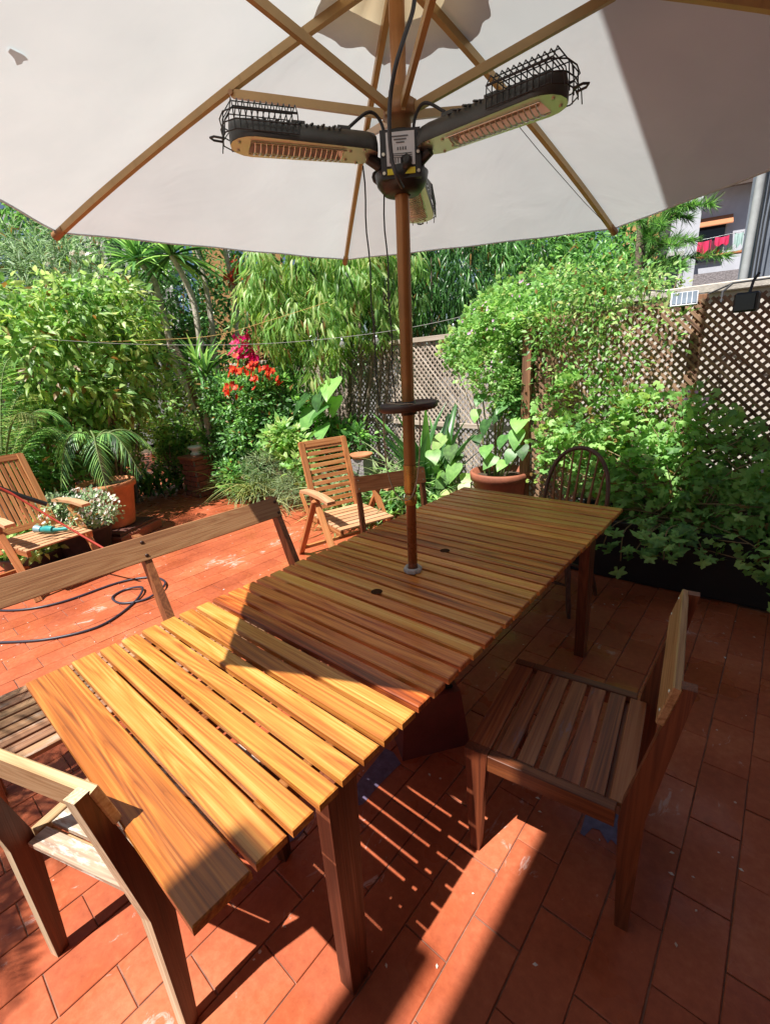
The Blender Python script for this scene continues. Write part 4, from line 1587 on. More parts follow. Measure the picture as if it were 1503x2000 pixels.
def arm(az, tilt):
    d = Vector((math.cos(az), math.sin(az), 0))
    a = empty('arm', (0, 0, 0))
    # a mesh part that carries the sub-parts
    L0, L1, wd = .095, .535, .068
    s = Vector((-d.y, d.x, 0))
    st, ct = math.sin(tilt), math.cos(tilt)
    z0 = .012

    def P(x, y, z):
        return d * (x * ct - z * st) + s * y + Vector((0, 0, z * ct + x * st + z0))
    # stadium outline
    out = []
    for k in range(9):
        t = -PI / 2 + PI * k / 8
        out.append((L1 - wd + wd * math.cos(t), wd * math.sin(t)))
    for k in range(5):
        t = PI / 2 + PI * k / 4
        out.append((L0 + .03 + .045 * math.cos(t), wd * .82 * math.sin(t)))
    n = len(out)
    sh = MB()
    rings = [(1.0, .0), (1.03, .006), (1.02, .022), (.86, .042), (.5, .056)]
    cx, cy = (L0 + L1) / 2, 0
    V = []
    for (sc_, z) in rings:
        for (x, y) in out:
            V.append(P(cx + (x - cx) * (1 if sc_ > .99 else (.97 + .03 * sc_)), y * sc_, z))
    Fq = []
    for r in range(len(rings) - 1):
        for i in range(n):
            j = (i + 1) % n
            Fq.append((r * n + i, r * n + j, (r + 1) * n + j, (r + 1) * n + i))
    sh.add(V, Fq, True)
    sh.add([V[(len(rings) - 1) * n + i] for i in range(n)], [tuple(range(n))])
    bpy.data.objects.remove(a)
    shell = sh.build('arm', M['grey_shell'], heat)
    # reflector plate: flange with sunk trough
    fx0, fx1 = L0 + .10, L1 - .055
    rf = MB()
    plate = [P(x, y, -.001) for (x, y) in out]
    inner = []
    for (x, y) in out:
        inner.append(P(min(max(x, fx0), fx1), max(-.038, min(.038, y * .6)), -.001))
    deep = [P(min(max(x, fx0 + .02), fx1 - .02), max(-.024, min(.024, y * .35)), .026) for (x, y) in out]
    VV = plate + inner + deep
    FF = []
    for i in range(n):
        j = (i + 1) % n
        FF.append((i, j, n + j, n + i))
        FF.append((n + i, n + j, 2 * n + j, 2 * n + i))
    rf.add(VV, FF)
    rf.add(deep, [tuple(range(n))])
    rf.build('reflector', M['steel'], shell)
    MB().tube([P(fx0 + .02, 0, .012), P(fx1 - .02, 0, .012)], .0075, 10).build('heating_tube', M['tube'], shell)
    gd = MB()
    k = 17
    for i in range(k):
        x = fx0 + .012 + (fx1 - fx0 - .024) * i / (k - 1)
        gd.tube([P(x, y, -.003 - .014 * (1 - (y / .04) ** 2)) for y in (-.04, -.027, 0, .027, .04)], .0022, 5)
    for y in (-.039, .039):
        gd.tube([P(fx0, y, -.004), P(fx1, y, -.004)], .0022, 5)
    gd.build('guard', M['guard'], shell)
    sc2 = MB()
    for (x, y) in ((L1 - .024, .026), (L1 - .024, -.026), (L0 + .045, .045), (L0 + .045, -.045), (L0 + .085, .03), (L0 + .085, -.03)):
        sc2.tube([P(x, y, -.001), P(x, y, -.005)], .0048, 8)
    sc2.build('screws', M['screw'], shell)
    # vent fins on top and wire cage over the outer end
    fn = MB()
    for i in range(16):
        x = L0 + .12 + i * .017
        fn.tube([P(x, y, .058 - .3 * abs(y) + (.006 if i % 2 else .002)) for y in (-.06, -.03, .03, .06)], .0035, 5)
    for x in (L0 + .10, L0 + .24):
        fn.add([P(x + a_ * .02, b_ * .03, z_) for a_ in (-1, 1) for b_ in (-1, 1) for z_ in (.035, .064)],
               [(0, 1, 3, 2), (4, 6, 7, 5), (0, 4, 5, 1), (2, 3, 7, 6), (1, 5, 7, 3), (0, 2, 6, 4)])
    fn.build('cooling_fins', M['grey_shell'], shell)
    cg = MB()
    x0, x1, hh, ww = L1 - .19, L1 + .008, .09, .073
    for i in range(12):
        x = x0 + (x1 - x0 - .02) * i / 11
        cg.tube([P(x, -ww, .010), P(x, -ww * .98, hh * .7), P(x, -ww * .7, hh), P(x, ww * .7, hh), P(x, ww * .98, hh * .7), P(x, ww, .012)], .0017, 5)
    for yy in (-ww, -ww * .5, 0, ww * .5, ww):
        top_ = hh if abs(yy) < ww * .8 else hh * .7
        cg.tube([P(x0, yy, top_), P(x1 - .02, yy, top_), P(x1 + .004, yy * .9, top_ - .03), P(x1 + .01, yy * .85, .0)], .0017, 5)
    for z in (.012, .035, .06):
        cg.tube([P(x0, -ww, z), P(x1 - .025, -ww, z), P(x1 + .005, -ww * .6, z), P(x1 + .012, 0, z), P(x1 + .005, ww * .6, z), P(x1 - .025, ww, z), P(x0, ww, z)], .0019, 5)
    cg.tube([P(x1 + .01, -.012, .01), P(x1 + .035, -.012, .012), P(x1 + .045, 0, .013), P(x1 + .035, .012, .012), P(x1 + .01, .012, .01)], .003, 6)
    cg.build('wire_cage', M['wire'], shell)
    # pivot bracket and knob at the root
    br = MB()
    br.tube([P(.05, -.035, -.03), P(.05, .035, -.03)], .02, 12)
    br.tube([P(.055, 0, -.03), P(L0 + .02, 0, -.004)], [.02, .016], 10)
    br.build('hinge', M['black'], shell)
    kb = MB()
    kb.lathe([(0, 0), (.02, 0), (.022, .008), (.018, .016), (0, .018)], P(.062, -.05, -.035), 10,
             axis=Matrix([[-s[i] if c == 2 else (d[i] if c == 0 else (0, 0, 1)[i]) for c in range(3)] for i in range(3)]))
    kb.build('knob', M['black'], shell)
    return shell


for az, ti in ((241, .0), (0.5, -.03), (120, -.10)):
    arm(math.radians(az), ti)
for az in (241, 0.5):
    cb = MB()
    d = Vector((math.cos(math.radians(az)), math.sin(math.radians(az)), 0))
    cb.tube(spline([d * .05 + Vector((0, 0, .02)), d * .06 + Vector((0, 0, .10)), d * .10 + Vector((0, 0, .13)), d * .17 + Vector((0, 0, .085))], 6), .005, 6)
    cb.build('arm_cable', M['cable'], heat)
# mains cable running down from the top along the pole
pts = [at(812, -30, 1.62), at(806, 20, 1.62), at(790, 70, 1.60), at(772, 130, 1.60), at(762, 190, 1.62), at(760, 250, 1.62), at(765, 310, 1.62), at(775, 345, 1.62), at(786, 366, 1.66)]
tag(MB().tube(spline(pts, 6), .0062, 7).build('mains_cable', M['cable']), 'dark mains cable running down in front of the parasol pole to the heater', 'cable')

# string of bulbs and washing line across the garden
def line_px(pts, r, mat, name, label):
    P = spline([Vector(at(*p)) for p in pts], 8)
    e = empty(name, P[0], 0, label, 'cord')
    o_ = P[0].copy()
    MB().tube([p - o_ for p in P], r * .55, 5).build('wire', mat, e)
    return e, o_


e, o_ = line_px([(-10, 655, 6.2), (250, 672, 5.9), (500, 672, 5.6), (700, 655, 5.2), (860, 628, 4.9), (1010, 588, 4.6)], .005, M['cord'], 'string_lights',
                'pale cord with clear glass bulbs strung in front of the planting')
for (px, py, d) in ((735, 662, 5.1), (885, 640, 4.85), (668, 668, 5.25), (980, 610, 4.65)):
    p = Vector(at(px, py, d)) - o_
    MB().lathe([(.0, -.055), (.02, -.05), (.03, -.03), (.026, -.01), (.013, .012), (.013, .03)], p, 14).build('bulb', M['bulb'], e)
    MB().lathe([(.014, .008), (.015, .035), (0, .037)], p, 10).build('bulb_cap', M['alu'], e)
line_px([(190, 668, 6.2), (300, 664, 6.1), (420, 655, 6.0), (520, 628, 5.9), (640, 590, 5.7)], .005, M['cord_y'], 'washing_line',
        'thin yellowish line strung above the palm and red flowers')

# ------------------------------------------------------------------ plants
def T_lance(w_=.28, bend=.35, fold=.06):
    xs = (0, .3, .62, 1.0)
    wv = (0.02, w_ / 2, w_ * .36, 0.0)
    v, f = [], []
    for x, ww in zip(xs, wv):
        z = -bend * x * x
        v += [(x, -ww, z + fold * (ww > .03)), (x, 0, z), (x, ww, z + fold * (ww > .03))]
    for i in range(3):
        a = i * 3
        f += [(a, a + 3, a + 4, a + 1), (a + 1, a + 4, a + 5, a + 2)]
    v[9] = v[10]
    return v, f


def T_small():
    return [(0, 0, 0), (.5, -.3, .05), (1, 0, -.12), (.5, .3, .05)], [(0, 1, 2), (0, 2, 3)]


def T_strap(w_=.05, bend=.6, n=6):
    v, f = [], []
    for i in range(n + 1):
        x = i / n
        ww = w_ / 2 * (1 - x ** 3) * (0.6 + 1.2 * min(x, .35))
        z = -bend * x ** 2.2
        xx = x * (1 - .25 * bend * x)
        v += [(xx, -ww, z + ww * .5), (xx, 0, z), (xx, ww, z + ww * .5)]
    for i in range(n):
        a = i * 3
        f += [(a, a + 3, a + 4, a + 1), (a + 1, a + 4, a + 5, a + 2)]
    return v, f


def T_lobed():
    """rounded five-lobed leaf, stalk at x=0"""
    v = [(.42, 0, .06)]
    n = 30
    for k in range(n + 1):
        an = -PI * .9 + 1.8 * PI * k / n
        lob = .36 + .12 * math.cos(an * 5 * .95) + .035 * math.cos(an * 15)
        v.append((.42 + lob * math.cos(an), lob * math.sin(an) * 1.12, -.06 - .10 * math.cos(an) ** 2 + .05 * math.cos(an * 5 * .95)))
    f = [(0, i, i + 1) for i in range(1, n + 1)]
    return v, f


def T_lobed_low():
    v = [(.42, 0, .05)]
    n = 10
    for k in range(n + 1):
        an = -PI * .88 + 1.76 * PI * k / n
        lob = .44 if k % 2 == 0 else .33
        v.append((.42 + lob * math.cos(an), lob * math.sin(an) * 1.1, -.08 if k % 2 == 0 else 0))
    f = [(0, i, i + 1) for i in range(1, n + 1)]
    return v, f


def T_heart():
    out = [(0.05, 0), (-.08, .14), (-.05, .32), (.12, .42), (.38, .40), (.65, .27), (.88, .1), (1, 0)]
    v, f = [], []
    mid = [(x * .9 + .05, 0, -.3 * x * x) for x, y in out]
    for s in (-1, 1):
        b = len(v)
        for (x, y), m_ in zip(out, mid):
            v.append((x, s * y, -.3 * x * x - .25 * y * y + .08 * y))
        for m_ in mid:
            v.append(m_)
        k = len(out)
        for i in range(k - 1):
            q = (b + i, b + i + 1, b + k + i + 1, b + k + i)
            f.append(q if s == -1 else q[::-1])
    return v, f


TP = {'lance': T_lance(), 'droop': T_lance(.17, .55, .03), 'long': T_lance(.11, .5, .02), 'oval': T_lance(.5, .25, .06), 'small': T_small(),
      'strap': T_strap(), 'strap_wide': T_strap(.11, .7), 'sword': T_strap(.085, .25, 5), 'lobed': T_lobed(), 'lobed_low': T_lobed_low(),
      'heart': T_heart(), 'grass': T_strap(.022, .9, 5), 'leaflet': T_lance(.09, .25, .01)}


def ell_points(blobs, n, shell=.55):
    vol = np.array([b[1][0] * b[1][1] * b[1][2] for b in blobs]) ** .67
    idx = rng.choice(len(blobs), n, p=vol / vol.sum())
    d = rng.normal(size=(n, 3))
    d /= np.linalg.norm(d, axis=1, keepdims=True)
    r = rng.uniform(shell, 1, (n, 1)) ** .6
    C = np.array([b[0] for b in blobs])[idx]
    Rr = np.array([b[1] for b in blobs])[idx]
    return C + d * r * Rr, d, idx


def foliage(name, tpl, blobs, nclump, per, size, crad, mat, parent, droop=.3, up=.3, upn=.8, shell=.5, smin=.6, toward=None):
    """leaf clumps spread through the crown's volume"""
    C, d, _ = ell_points(blobs, nclump, shell)
    keep = C[:, 2] > .03
    C, d = C[keep], d[keep]
    m = len(C)
    ct = rng.uniform(0, 1, m)
    P = np.repeat(C, per, 0)
    dd = np.repeat(d, per, 0)
    g = rng.normal(size=P.shape)
    g /= np.linalg.norm(g, axis=1, keepdims=True)
    P = P + g * crad * rng.uniform(.15, 1, (len(P), 1))
    D = g * 1.0 + dd * .6 + np.array([0, 0, up]) - np.array([0, 0, droop])
    Nn = dd * .5 + rng.normal(size=P.shape) * .45 + np.array([0, -.15, upn])
    T = .5 * np.repeat(ct, per) + .5 * rng.uniform(0, 1, len(P))
    S = rng.uniform(smin, 1, len(P)) * size
    P[:, 2] = np.maximum(P[:, 2], .02)
    me = leaf_mesh(name, TP[tpl], P, D, Nn, S, T)
    return link(name, me, mat, parent)


def branches(blobs, base, mat, parent, n=7, r=.02, spread=.85):
    m = MB()
    for i in range(n):
        b = blobs[i % len(blobs)]
        d = Vector((rnd.uniform(-1, 1), rnd.uniform(-1, 1), rnd.uniform(-.2, 1)))
        tgt = Vector(b[0]) + Vector((d.x * b[1][0], d.y * b[1][1], d.z * b[1][2])) * spread * .8
        mid = (Vector(base) * .45 + tgt * .55) + Vector((rnd.uniform(-.1, .1), rnd.uniform(-.1, .1), rnd.uniform(0, .2)))
        q = Vector(base) + Vector((rnd.uniform(-.05, .05), rnd.uniform(-.05, .05), 0))
        pts = spline([q, q * .6 + mid * .4 + Vector((rnd.uniform(-.05, .05), 0, .05)), mid, tgt], 4)
        m.tube(pts, [r * (1 - .75 * k / (len(pts) - 1)) for k in range(len(pts))], 6)
    return m.build('branches', mat, parent)


def shrub(name, label, cat, pxblobs, tpl, mat, nclump, per, size, crad, base_d=None, stem='bark', nb=6, rb=.018, group=None, **kw):
    """pxblobs: (px, py, distance, rx, ry(depth), rz) in metres"""
    W_ = [at(b[0], b[1], b[2]) for b in pxblobs]
    cx = np.mean([p[0] for p in W_])
    cy = np.mean([p[1] for p in W_])
    e = empty(name, (cx, cy, 0), 0, label, cat, group)
    bl = [((p[0] - cx, p[1] - cy, p[2]), (b[3], b[4], b[5])) for p, b in zip(W_, pxblobs)]
    foliage('leaves', tpl, bl, nclump, per, size, crad, M[mat], e, **kw)
    if nb:
        branches(bl, (0, 0, 0), M[stem], e, nb, rb)
    return e, bl


def blossoms(parent, bl_world, n, size, mat, crad, name='flower', per=7):
    """small five-petalled heads at given places (parent space)"""
    tp = ([(0, 0, 0), (.5, -.33, .05), (1, -.15, .0), (1, .15, 0), (.5, .33, .05)], [(0, 1, 2, 3, 4)])
    for c in bl_world:
        P, D, Nn, S, T = [], [], [], [], []
        for i in range(n):
            q = np.array(c) + rng.normal(size=3) * crad
            a0 = rng.uniform(0, 6)
            nn = rng.normal(size=3) * .5 + np.array([-.2, -1.0, .6])
            nn /= np.linalg.norm(nn)
            x = np.cross(nn, [0, 0, 1])
            x /= np.linalg.norm(x)
            y = np.cross(nn, x)
            for k in range(per):
                an = a0 + 2 * PI * k / per
                P.append(q)
                D.append(x * math.cos(an) + y * math.sin(an) + nn * .3)
                Nn.append(nn)
                S.append(size * rng.uniform(.8, 1.1))
                T.append(rng.uniform(0, 1))
        link(name, leaf_mesh(name, tp, np.array(P), np.array(D), np.array(Nn), S, np.array(T)), M[mat], parent)


# --- back masses: trees and tall shrubs behind (things of their own)
shrub('bushy_tree', 'dense green tree at the upper left corner beneath the parasol edge', 'tree',
      [(20, 470, 10.5, 1.4, 1.2, .9), (80, 600, 10.5, 1.8, 1.2, 1.0), (-80, 560, 10, 1.6, 1.2, 1.6), (-20, 400, 11, 1.8, 1.2, 1.3), (120, 450, 11.5, 1.6, 1.0, .9)], 'oval', 'leaf_mid', 330, 16, .15, .22, nb=6, rb=.05, droop=.2)
shrub('oleander', 'grey-green oleander with white flowers behind the yellow-green tree', 'shrub',
      [(150, 545, 8.9, 1.0, .8, .62), (225, 600, 8.9, .8, .8, .5), (60, 560, 8.8, 1.1, .8, .6), (150, 640, 8.9, 1.2, .8, .5), (100, 490, 9, .9, .7, .4)],
      'long', 'leaf_olive', 420, 16, .19, .18, nb=8, rb=.02, droop=.05, up=.4)
e = [o for o in COL.objects if o.name.startswith('oleander')][0]
blossoms(e, [np.array(at(x, y, 8.1)) - np.array(e.location) for x, y in ((190, 475), (178, 500), (205, 512), (200, 538), (150, 500), (240, 560), (97, 515))],
         6, .045, 'blossom_white', .06)
shrub('dark_tree', 'dark-leaved tree behind the yucca trunks', 'tree',
      [(330, 600, 9.8, 1.2, .8, 1.0), (400, 580, 10.2, .8, .8, .8), (270, 640, 9.8, 1.2, .8, .9), (330, 710, 9.6, 1.2, .8, .7)], 'oval', 'leaf_dark', 380, 15, .12, .2, nb=6, rb=.035)
shrub('willow_leaved_fig', 'dark drooping-leaved tree just right of the parasol pole', 'tree',
      [(860, 560, 7.8, 1.0, .8, .8), (960, 540, 7.8, .9, .8, .8), (780, 540, 8.0, 1.0, .8, .7), (900, 620, 7.8, 1.0, .8, .5), (700, 530, 8.0, .9, .6, .7)],
      'long', 'leaf_dark', 520, 15, .24, .2, nb=9, rb=.03, droop=1.5, up=.1)
shrub('bushy_tree', 'dark feathery tree at upper right under the parasol tip', 'tree',
      [(1040, 530, 8.4, .9, .8, .7), (1130, 520, 8.0, .9, .8, .6), (1190, 560, 7.6, .6, .6, .5), (1100, 590, 7.6, 1.0, .6, .5), (1180, 490, 8.6, .8, .6, .6), (1030, 470, 8.8, .9, .6, .6)], 'lance', 'leaf_mid', 560, 15, .15, .2,
      nb=7, rb=.03, droop=.4)
shrub('hedge', 'dark evergreen hedge closing the back of the garden behind the lattice', 'hedge',
      [(700, 650, 9.5, 2.0, .8, 1.6), (500, 660, 10.0, 2.0, .8, 1.6), (880, 620, 9.4, 1.8, .8, 1.9), (1060, 600, 9.4, 1.6, .8, 1.8), (700, 560, 10.0, 2.0, .8, 1.6)], 'oval', 'leaf_dark', 900, 14, .17, .26,
      nb=6, rb=.04)

# --- the drooping lime fig in the centre
e, bl = shrub('weeping_fig', 'tall tree with long drooping lime-green leaves left of the parasol pole', 'tree',
              [(560, 540, 6.9, .75, .6, .5), (650, 560, 6.7, .7, .6, .5), (720, 600, 6.6, .5, .5, .5), (600, 640, 6.5, .7, .55, .4), (690, 510, 6.9, .7, .5, .4),
               (520, 610, 6.8, .45, .4, .4), (630, 720, 6.2, .28, .3, .45), (760, 540, 6.8, .5, .5, .5)],
              'droop', 'leaf_lime', 430, 13, .22, .13, nb=10, rb=.022, droop=1.9, up=.1, upn=.3)
foliage('new_leaves', 'droop', bl[:6], 90, 12, .2, .12, M['leaf_yellow'], e, droop=1.9, up=.1, upn=.3, shell=.85)
m = MB()
for (x0, y0, x1, y1) in ((715, 820, 735, 520), (735, 820, 752, 500), (700, 840, 700, 560), (750, 820, 760, 560)):
    a, b = at(x0, y0, 6.5), at(x1, y1, 6.6)
    m.tube([np.array(a) - np.array(e.location) + (0, 0, -.9), np.array(a) - np.array(e.location), (np.array(a) + b) / 2 - np.array(e.location) + (.04, 0, 0), np.array(b) - np.array(e.location)],
           [.03, .028, .024, .016], 7)
m.build('trunk', M['bark'], e)

# --- left yellow-green mass
e, bl = shrub('avocado_tree', 'big bushy tree with hanging yellow-green leaves filling the left side', 'tree',
              [(110, 640, 6.9, .8, .6, .5), (200, 690, 6.8, .7, .6, .55), (235, 620, 7.1, .5, .5, .45), (60, 700, 6.6, .7, .6, .6), (150, 780, 6.6, .7, .6, .45),
               (225, 760, 6.7, .45, .5, .4), (20, 620, 6.9, .6, .5, .4), (275, 700, 7.0, .28, .4, .3), (180, 590, 7.1, .6, .5, .35)],
              'oval', 'leaf_lime', 520, 12, .13, .17, nb=18, rb=.022, droop=.7, up=.15, upn=.4, shell=.3)
foliage('young_leaves', 'lance', bl, 150, 11, .14, .12, M['leaf_yellow'], e, droop=1.0, up=.2, upn=.5, shell=.9)

shrub('leafy_shrub', 'shaded green shrub low behind the left armchair', 'shrub',
      [(60, 880, 6.6, .6, .5, .35), (130, 850, 6.9, .5, .5, .35), (20, 820, 6.8, .5, .5, .4), (110, 930, 6.6, .5, .4, .25)], 'lance', 'leaf_mid', 210, 14, .14, .14, nb=7)
shrub('leafy_shrub', 'light green shrub between the potted palm and the shaded passage', 'shrub',
      [(235, 880, 7.0, .3, .3, .35), (245, 830, 7.2, .35, .3, .3)], 'small', 'leaf_lime', 130, 16, .07, .09, nb=5)
shrub('leafy_shrub', 'dark shrub in shade below the yucca trunks', 'shrub',
      [(330, 800, 8.6, .6, .5, .4), (370, 760, 8.8, .5, .5, .35), (300, 850, 7.8, .5, .4, .3), (360, 850, 7.6, .4, .4, .3)], 'oval', 'leaf_lime', 190, 14, .11, .14, nb=6)
shrub('ivy_bush', 'small-leaved ivy bush standing left of the brick pillar', 'shrub',
      [(340, 900, 7.5, .25, .25, .32), (338, 860, 7.5, .26, .25, .2)], 'small', 'leaf_mid', 210, 14, .06, .07, nb=4)
shrub('leafy_shrub', 'bright bushy shrub right of the brick pillar', 'shrub',
      [(445, 890, 6.9, .34, .3, .25), (468, 930, 6.3, .3, .28, .22), (440, 850, 7.2, .4, .3, .2)], 'oval', 'leaf_mid', 230, 14, .085, .1, nb=6, smin=.5)
# hibiscus
e, bl = shrub('hibiscus_bush', 'dense rounded bush with orange-red flowers on top', 'shrub',
              [(470, 800, 6.7, .5, .4, .4), (530, 790, 6.5, .42, .4, .36), (440, 780, 6.9, .36, .36, .33), (500, 850, 6.4, .42, .4, .28), (500, 745, 6.8, .42, .36, .22)],
              'oval', 'leaf_mid', 430, 15, .085, .1, nb=9, rb=.02, smin=.5)
blossoms(e, [np.array(at(x, y, 6.25)) - np.array(e.location) for x, y in
             ((455, 722), (450, 765), (460, 760), (500, 740), (525, 735), (540, 742), (478, 728), (470, 715), (495, 718), (515, 722))], 5, .05, 'blossom_red', .05)
shrub('leafy_shrub', 'dark glossy shrub in the shade under the red flowering bush', 'shrub',
      [(470, 855, 6.7, .4, .3, .25), (560, 840, 6.5, .3, .3, .3)], 'oval', 'leaf_dark', 150, 14, .1, .1, nb=4)
e, bl = shrub('bougainvillea', 'magenta bougainvillea spray above the orange-red flowers', 'shrub', [(480, 685, 6.9, .16, .14, .2)], 'oval', 'leaf_mid', 26, 10, .07, .08, nb=4, rb=.012)
blossoms(e, [np.array(at(x, y, 6.7)) - np.array(e.location) for x, y in
             ((470, 665), (482, 668), (490, 690), (478, 700), (496, 705), (468, 690), (486, 712), (500, 690))], 9, .05, 'blossom_pink', .05, per=5)
e, bl = shrub('coral_creeper', 'thin creeper with red flowers on the bare trunk near the orange wall', 'shrub', [(462, 535, 9.0, .3, .2, .35)], 'oval', 'leaf_mid', 30, 10, .09, .1, nb=4, rb=.012)
blossoms(e, [np.array(at(x, y, 8.7)) - np.array(e.location) for x, y in ((472, 520), (455, 548), (466, 526), (460, 552))], 7, .07, 'blossom_red', .07)


# --- yuccas
def rosette(parent, c, n, L, tpl, mat, up=.6, low=-.5, name='rosette', spread=1.0, wscale=1.0):
    az = rng.uniform(0, 2 * PI, n)
    el = rng.uniform(low, 1.35, n)
    D = np.stack([np.cos(az) * np.cos(el) * spread, np.sin(az) * np.cos(el) * spread, np.sin(el)], 1)
    P = np.zeros((n, 3)) + np.array(c) + D * .03
    Nn = np.stack([-np.cos(az) * np.sin(el), -np.sin(az) * np.sin(el), np.cos(el)], 1) + rng.normal(size=(n, 3)) * .1
    S = L * rng.uniform(.7, 1.05, n)
    return link(name, leaf_mesh(name, TP[tpl], P, D, Nn, S, rng.uniform(0, 1, n), S * wscale), M[mat], parent)


def yucca(label, pts, d, r, crown, L, n=70, mat='leaf_sword', bark='bark_pale'):
    P = [Vector(at(x, y, d)) for x, y in pts]
    b = Vector((P[-1].x, P[-1].y, 0))
    e = empty('yucca', b, 0, label, 'tree', 'yuccas with bare trunks at the back left')
    full = [p - b for p in P[::-1]]
    if full[0].z > .1:
        full = [Vector((full[0].x * .5, full[0].y, 0))] + full
    sp = spline(full, 6)
    MB().tube(sp, [r * (1.15 - .4 * k / (len(sp) - 1)) for k in range(len(sp))], 9).build('trunk', M[bark], e)
    if crown:
        rosette(e, full[-1], n, L, 'sword', mat, name='crown')
    return e


yucca('yucca with pale trunk, leftmost of the bare trunks under the parasol hem', [(268, 508), (300, 545), (315, 600), (328, 650), (345, 720), (375, 780)], 8.4, .05, True, .75)
yucca('yucca with tall brown trunk and large sunlit crown under the parasol hem', [(335, 500), (358, 540), (378, 590), (388, 650), (395, 720), (408, 800)], 8.0, .05, True, .85, 85)
yucca('yucca with thin pale trunk in front of the blue windows', [(372, 455), (388, 500), (402, 560), (415, 640), (420, 700)], 8.6, .045, True, .6)
yucca('slim pale trunk standing in front of the orange wall strip', [(430, 430), (442, 500), (455, 560), (463, 620), (468, 700)], 8.8, .045, True, .6)
e = yucca('leaning brown trunk rising left of the red flowering bush', [(335, 665), (360, 710), (378, 770), (398, 820), (405, 850)], 7.4, .045, False, .5, bark='bark')
e = yucca('short yucca with bright sword leaves beside the magenta flowers', [(402, 735), (404, 780), (406, 830)], 7.1, .05, True, .62, 55)
rosette(e, tuple(Vector(at(385, 715, 7.1)) - e.location), 30, .5, 'sword', 'leaf_sword', name='side_crown')


# --- palms
def frond(P0, dirh, L, rise, drop, nl, ll, mat, parent, name='frond', wide=.02):
    """arching feather leaf"""
    d = Vector((math.cos(dirh), math.sin(dirh), 0))
    s = np.array([-math.sin(dirh), math.cos(dirh), 0])
    pts = []
    for i in range(13):
        t = i / 12
        pts.append(Vector(P0) + d * L * (t - .12 * t * t) + Vector((0, 0, rise * math.sin(min(1, t * 1.2) * PI / 2) - drop * t * t)))
    m = MB()
    m.tube(pts, [.010 * (1 - .8 * i / 12) + .002 for i in range(13)], 5)
    o = m.build(name, M['stem_g'], parent)
    A, Dd, Nn, S = [], [], [], []
    for i in range(nl):
        t = .12 + .88 * i / nl
        k = min(11, int(t * 12))
        f = t * 12 - k
        p = np.array(pts[k].lerp(pts[k + 1], f))
        tan = np.array((pts[k + 1] - pts[k]).normalized())
        for sg in (-1, 1):
            A.append(p)
            Dd.append(s * sg * .9 + tan * (.55 + .5 * t) + np.array([0, 0, -.35 + rng.uniform(-.1, .15)]))
            Nn.append(np.array([0, 0, 1.0]) + s * sg * -.3 + rng.normal(size=3) * .1)
            S.append(ll * (math.sin(PI * (.12 + .8 * t)) ** .6) * rng.uniform(.85, 1.05))
    link('leaflets', leaf_mesh('leaflets', TP['leaflet'], np.array(A), np.array(Dd), np.array(Nn), S, rng.uniform(0, 1, len(A)), np.array(S) * .55), M[mat], o)
    return o


pb = Vector(at(-15, 900, 5.9))
e = empty('date_palm', (pb.x, pb.y, 0), 0, 'feathery date palm with long arching fronds at the left edge', 'palm')
MB().tube([(0, 0, 0), (0, 0, .4), (.02, 0, .6)], [.11, .10, .08], 10).build('trunk', M['bark'], e)
for i in range(15):
    az = -1.9 + i * 6.28 / 15 + rnd.uniform(-.2, .2)
    frond((0, 0, .6), az, rnd.uniform(.5, 1.0), rnd.uniform(.7, 1.6), rnd.uniform(.1, .5), 44, .28, 'leaf_grass' if i % 3 == 0 else 'leaf_sword', e)
e = empty('potted_palm', PALM_BASE, 0, 'small palm with thin trunk growing in the large terracotta pot', 'palm')
MB().tube([(0, 0, -.05), (-.03, .02, .2), (-.05, .02, .46)], [.035, .028, .024], 8).build('trunk', M['bark'], e)
for i in range(7):
    az = .4 + i * 6.28 / 7 + rnd.uniform(-.2, .2)
    frond((-.05, .02, .46), az, rnd.uniform(.42, .6), rnd.uniform(.2, .34), rnd.uniform(.4, .75), 26, .26, 'leaf_sword', e)
rosette(e, (.02, 0, 0), 14, .22, 'grass', 'leaf_grass', name='weeds', wscale=2)
a = at(205, 862, 7.0)
e = empty('fan_palm', (a[0], a[1], 0), 0, 'low fan palm with pleated blue-green leaves behind the white flowers', 'palm')
for i in range(5):
    c = (rnd.uniform(-.35, .35), rnd.uniform(-.3, .2), .55 + rnd.uniform(-.1, .2))
    k = 18
    hd = Vector((rnd.uniform(-.3, .3), -1, .1)).normalized()
    sdv = hd.cross(Vector((0, 0, 1))).normalized()
    upv = sdv.cross(hd)
    A = np.zeros((k, 3)) + c
    an = np.linspace(-1.6, 1.6, k)
    Dd = np.array([np.array(hd) * .35 + np.array(sdv) * math.sin(q) + np.array(upv) * math.cos(q) * .8 for q in an])
    o = MB().tube([(0, 0, 0), (c[0] * .5, c[1] * .5, c[2] * .7), c], .008, 5).build('stalk', M['stem_g'], e)
    link('fan_leaf', leaf_mesh('fan_leaf', TP['leaflet'], A, Dd, np.zeros((k, 3)) + np.array(hd) * -1, np.full(k, .38), rng.uniform(.2, 1, k), np.full(k, .75)), M['leaf_olive'], o)


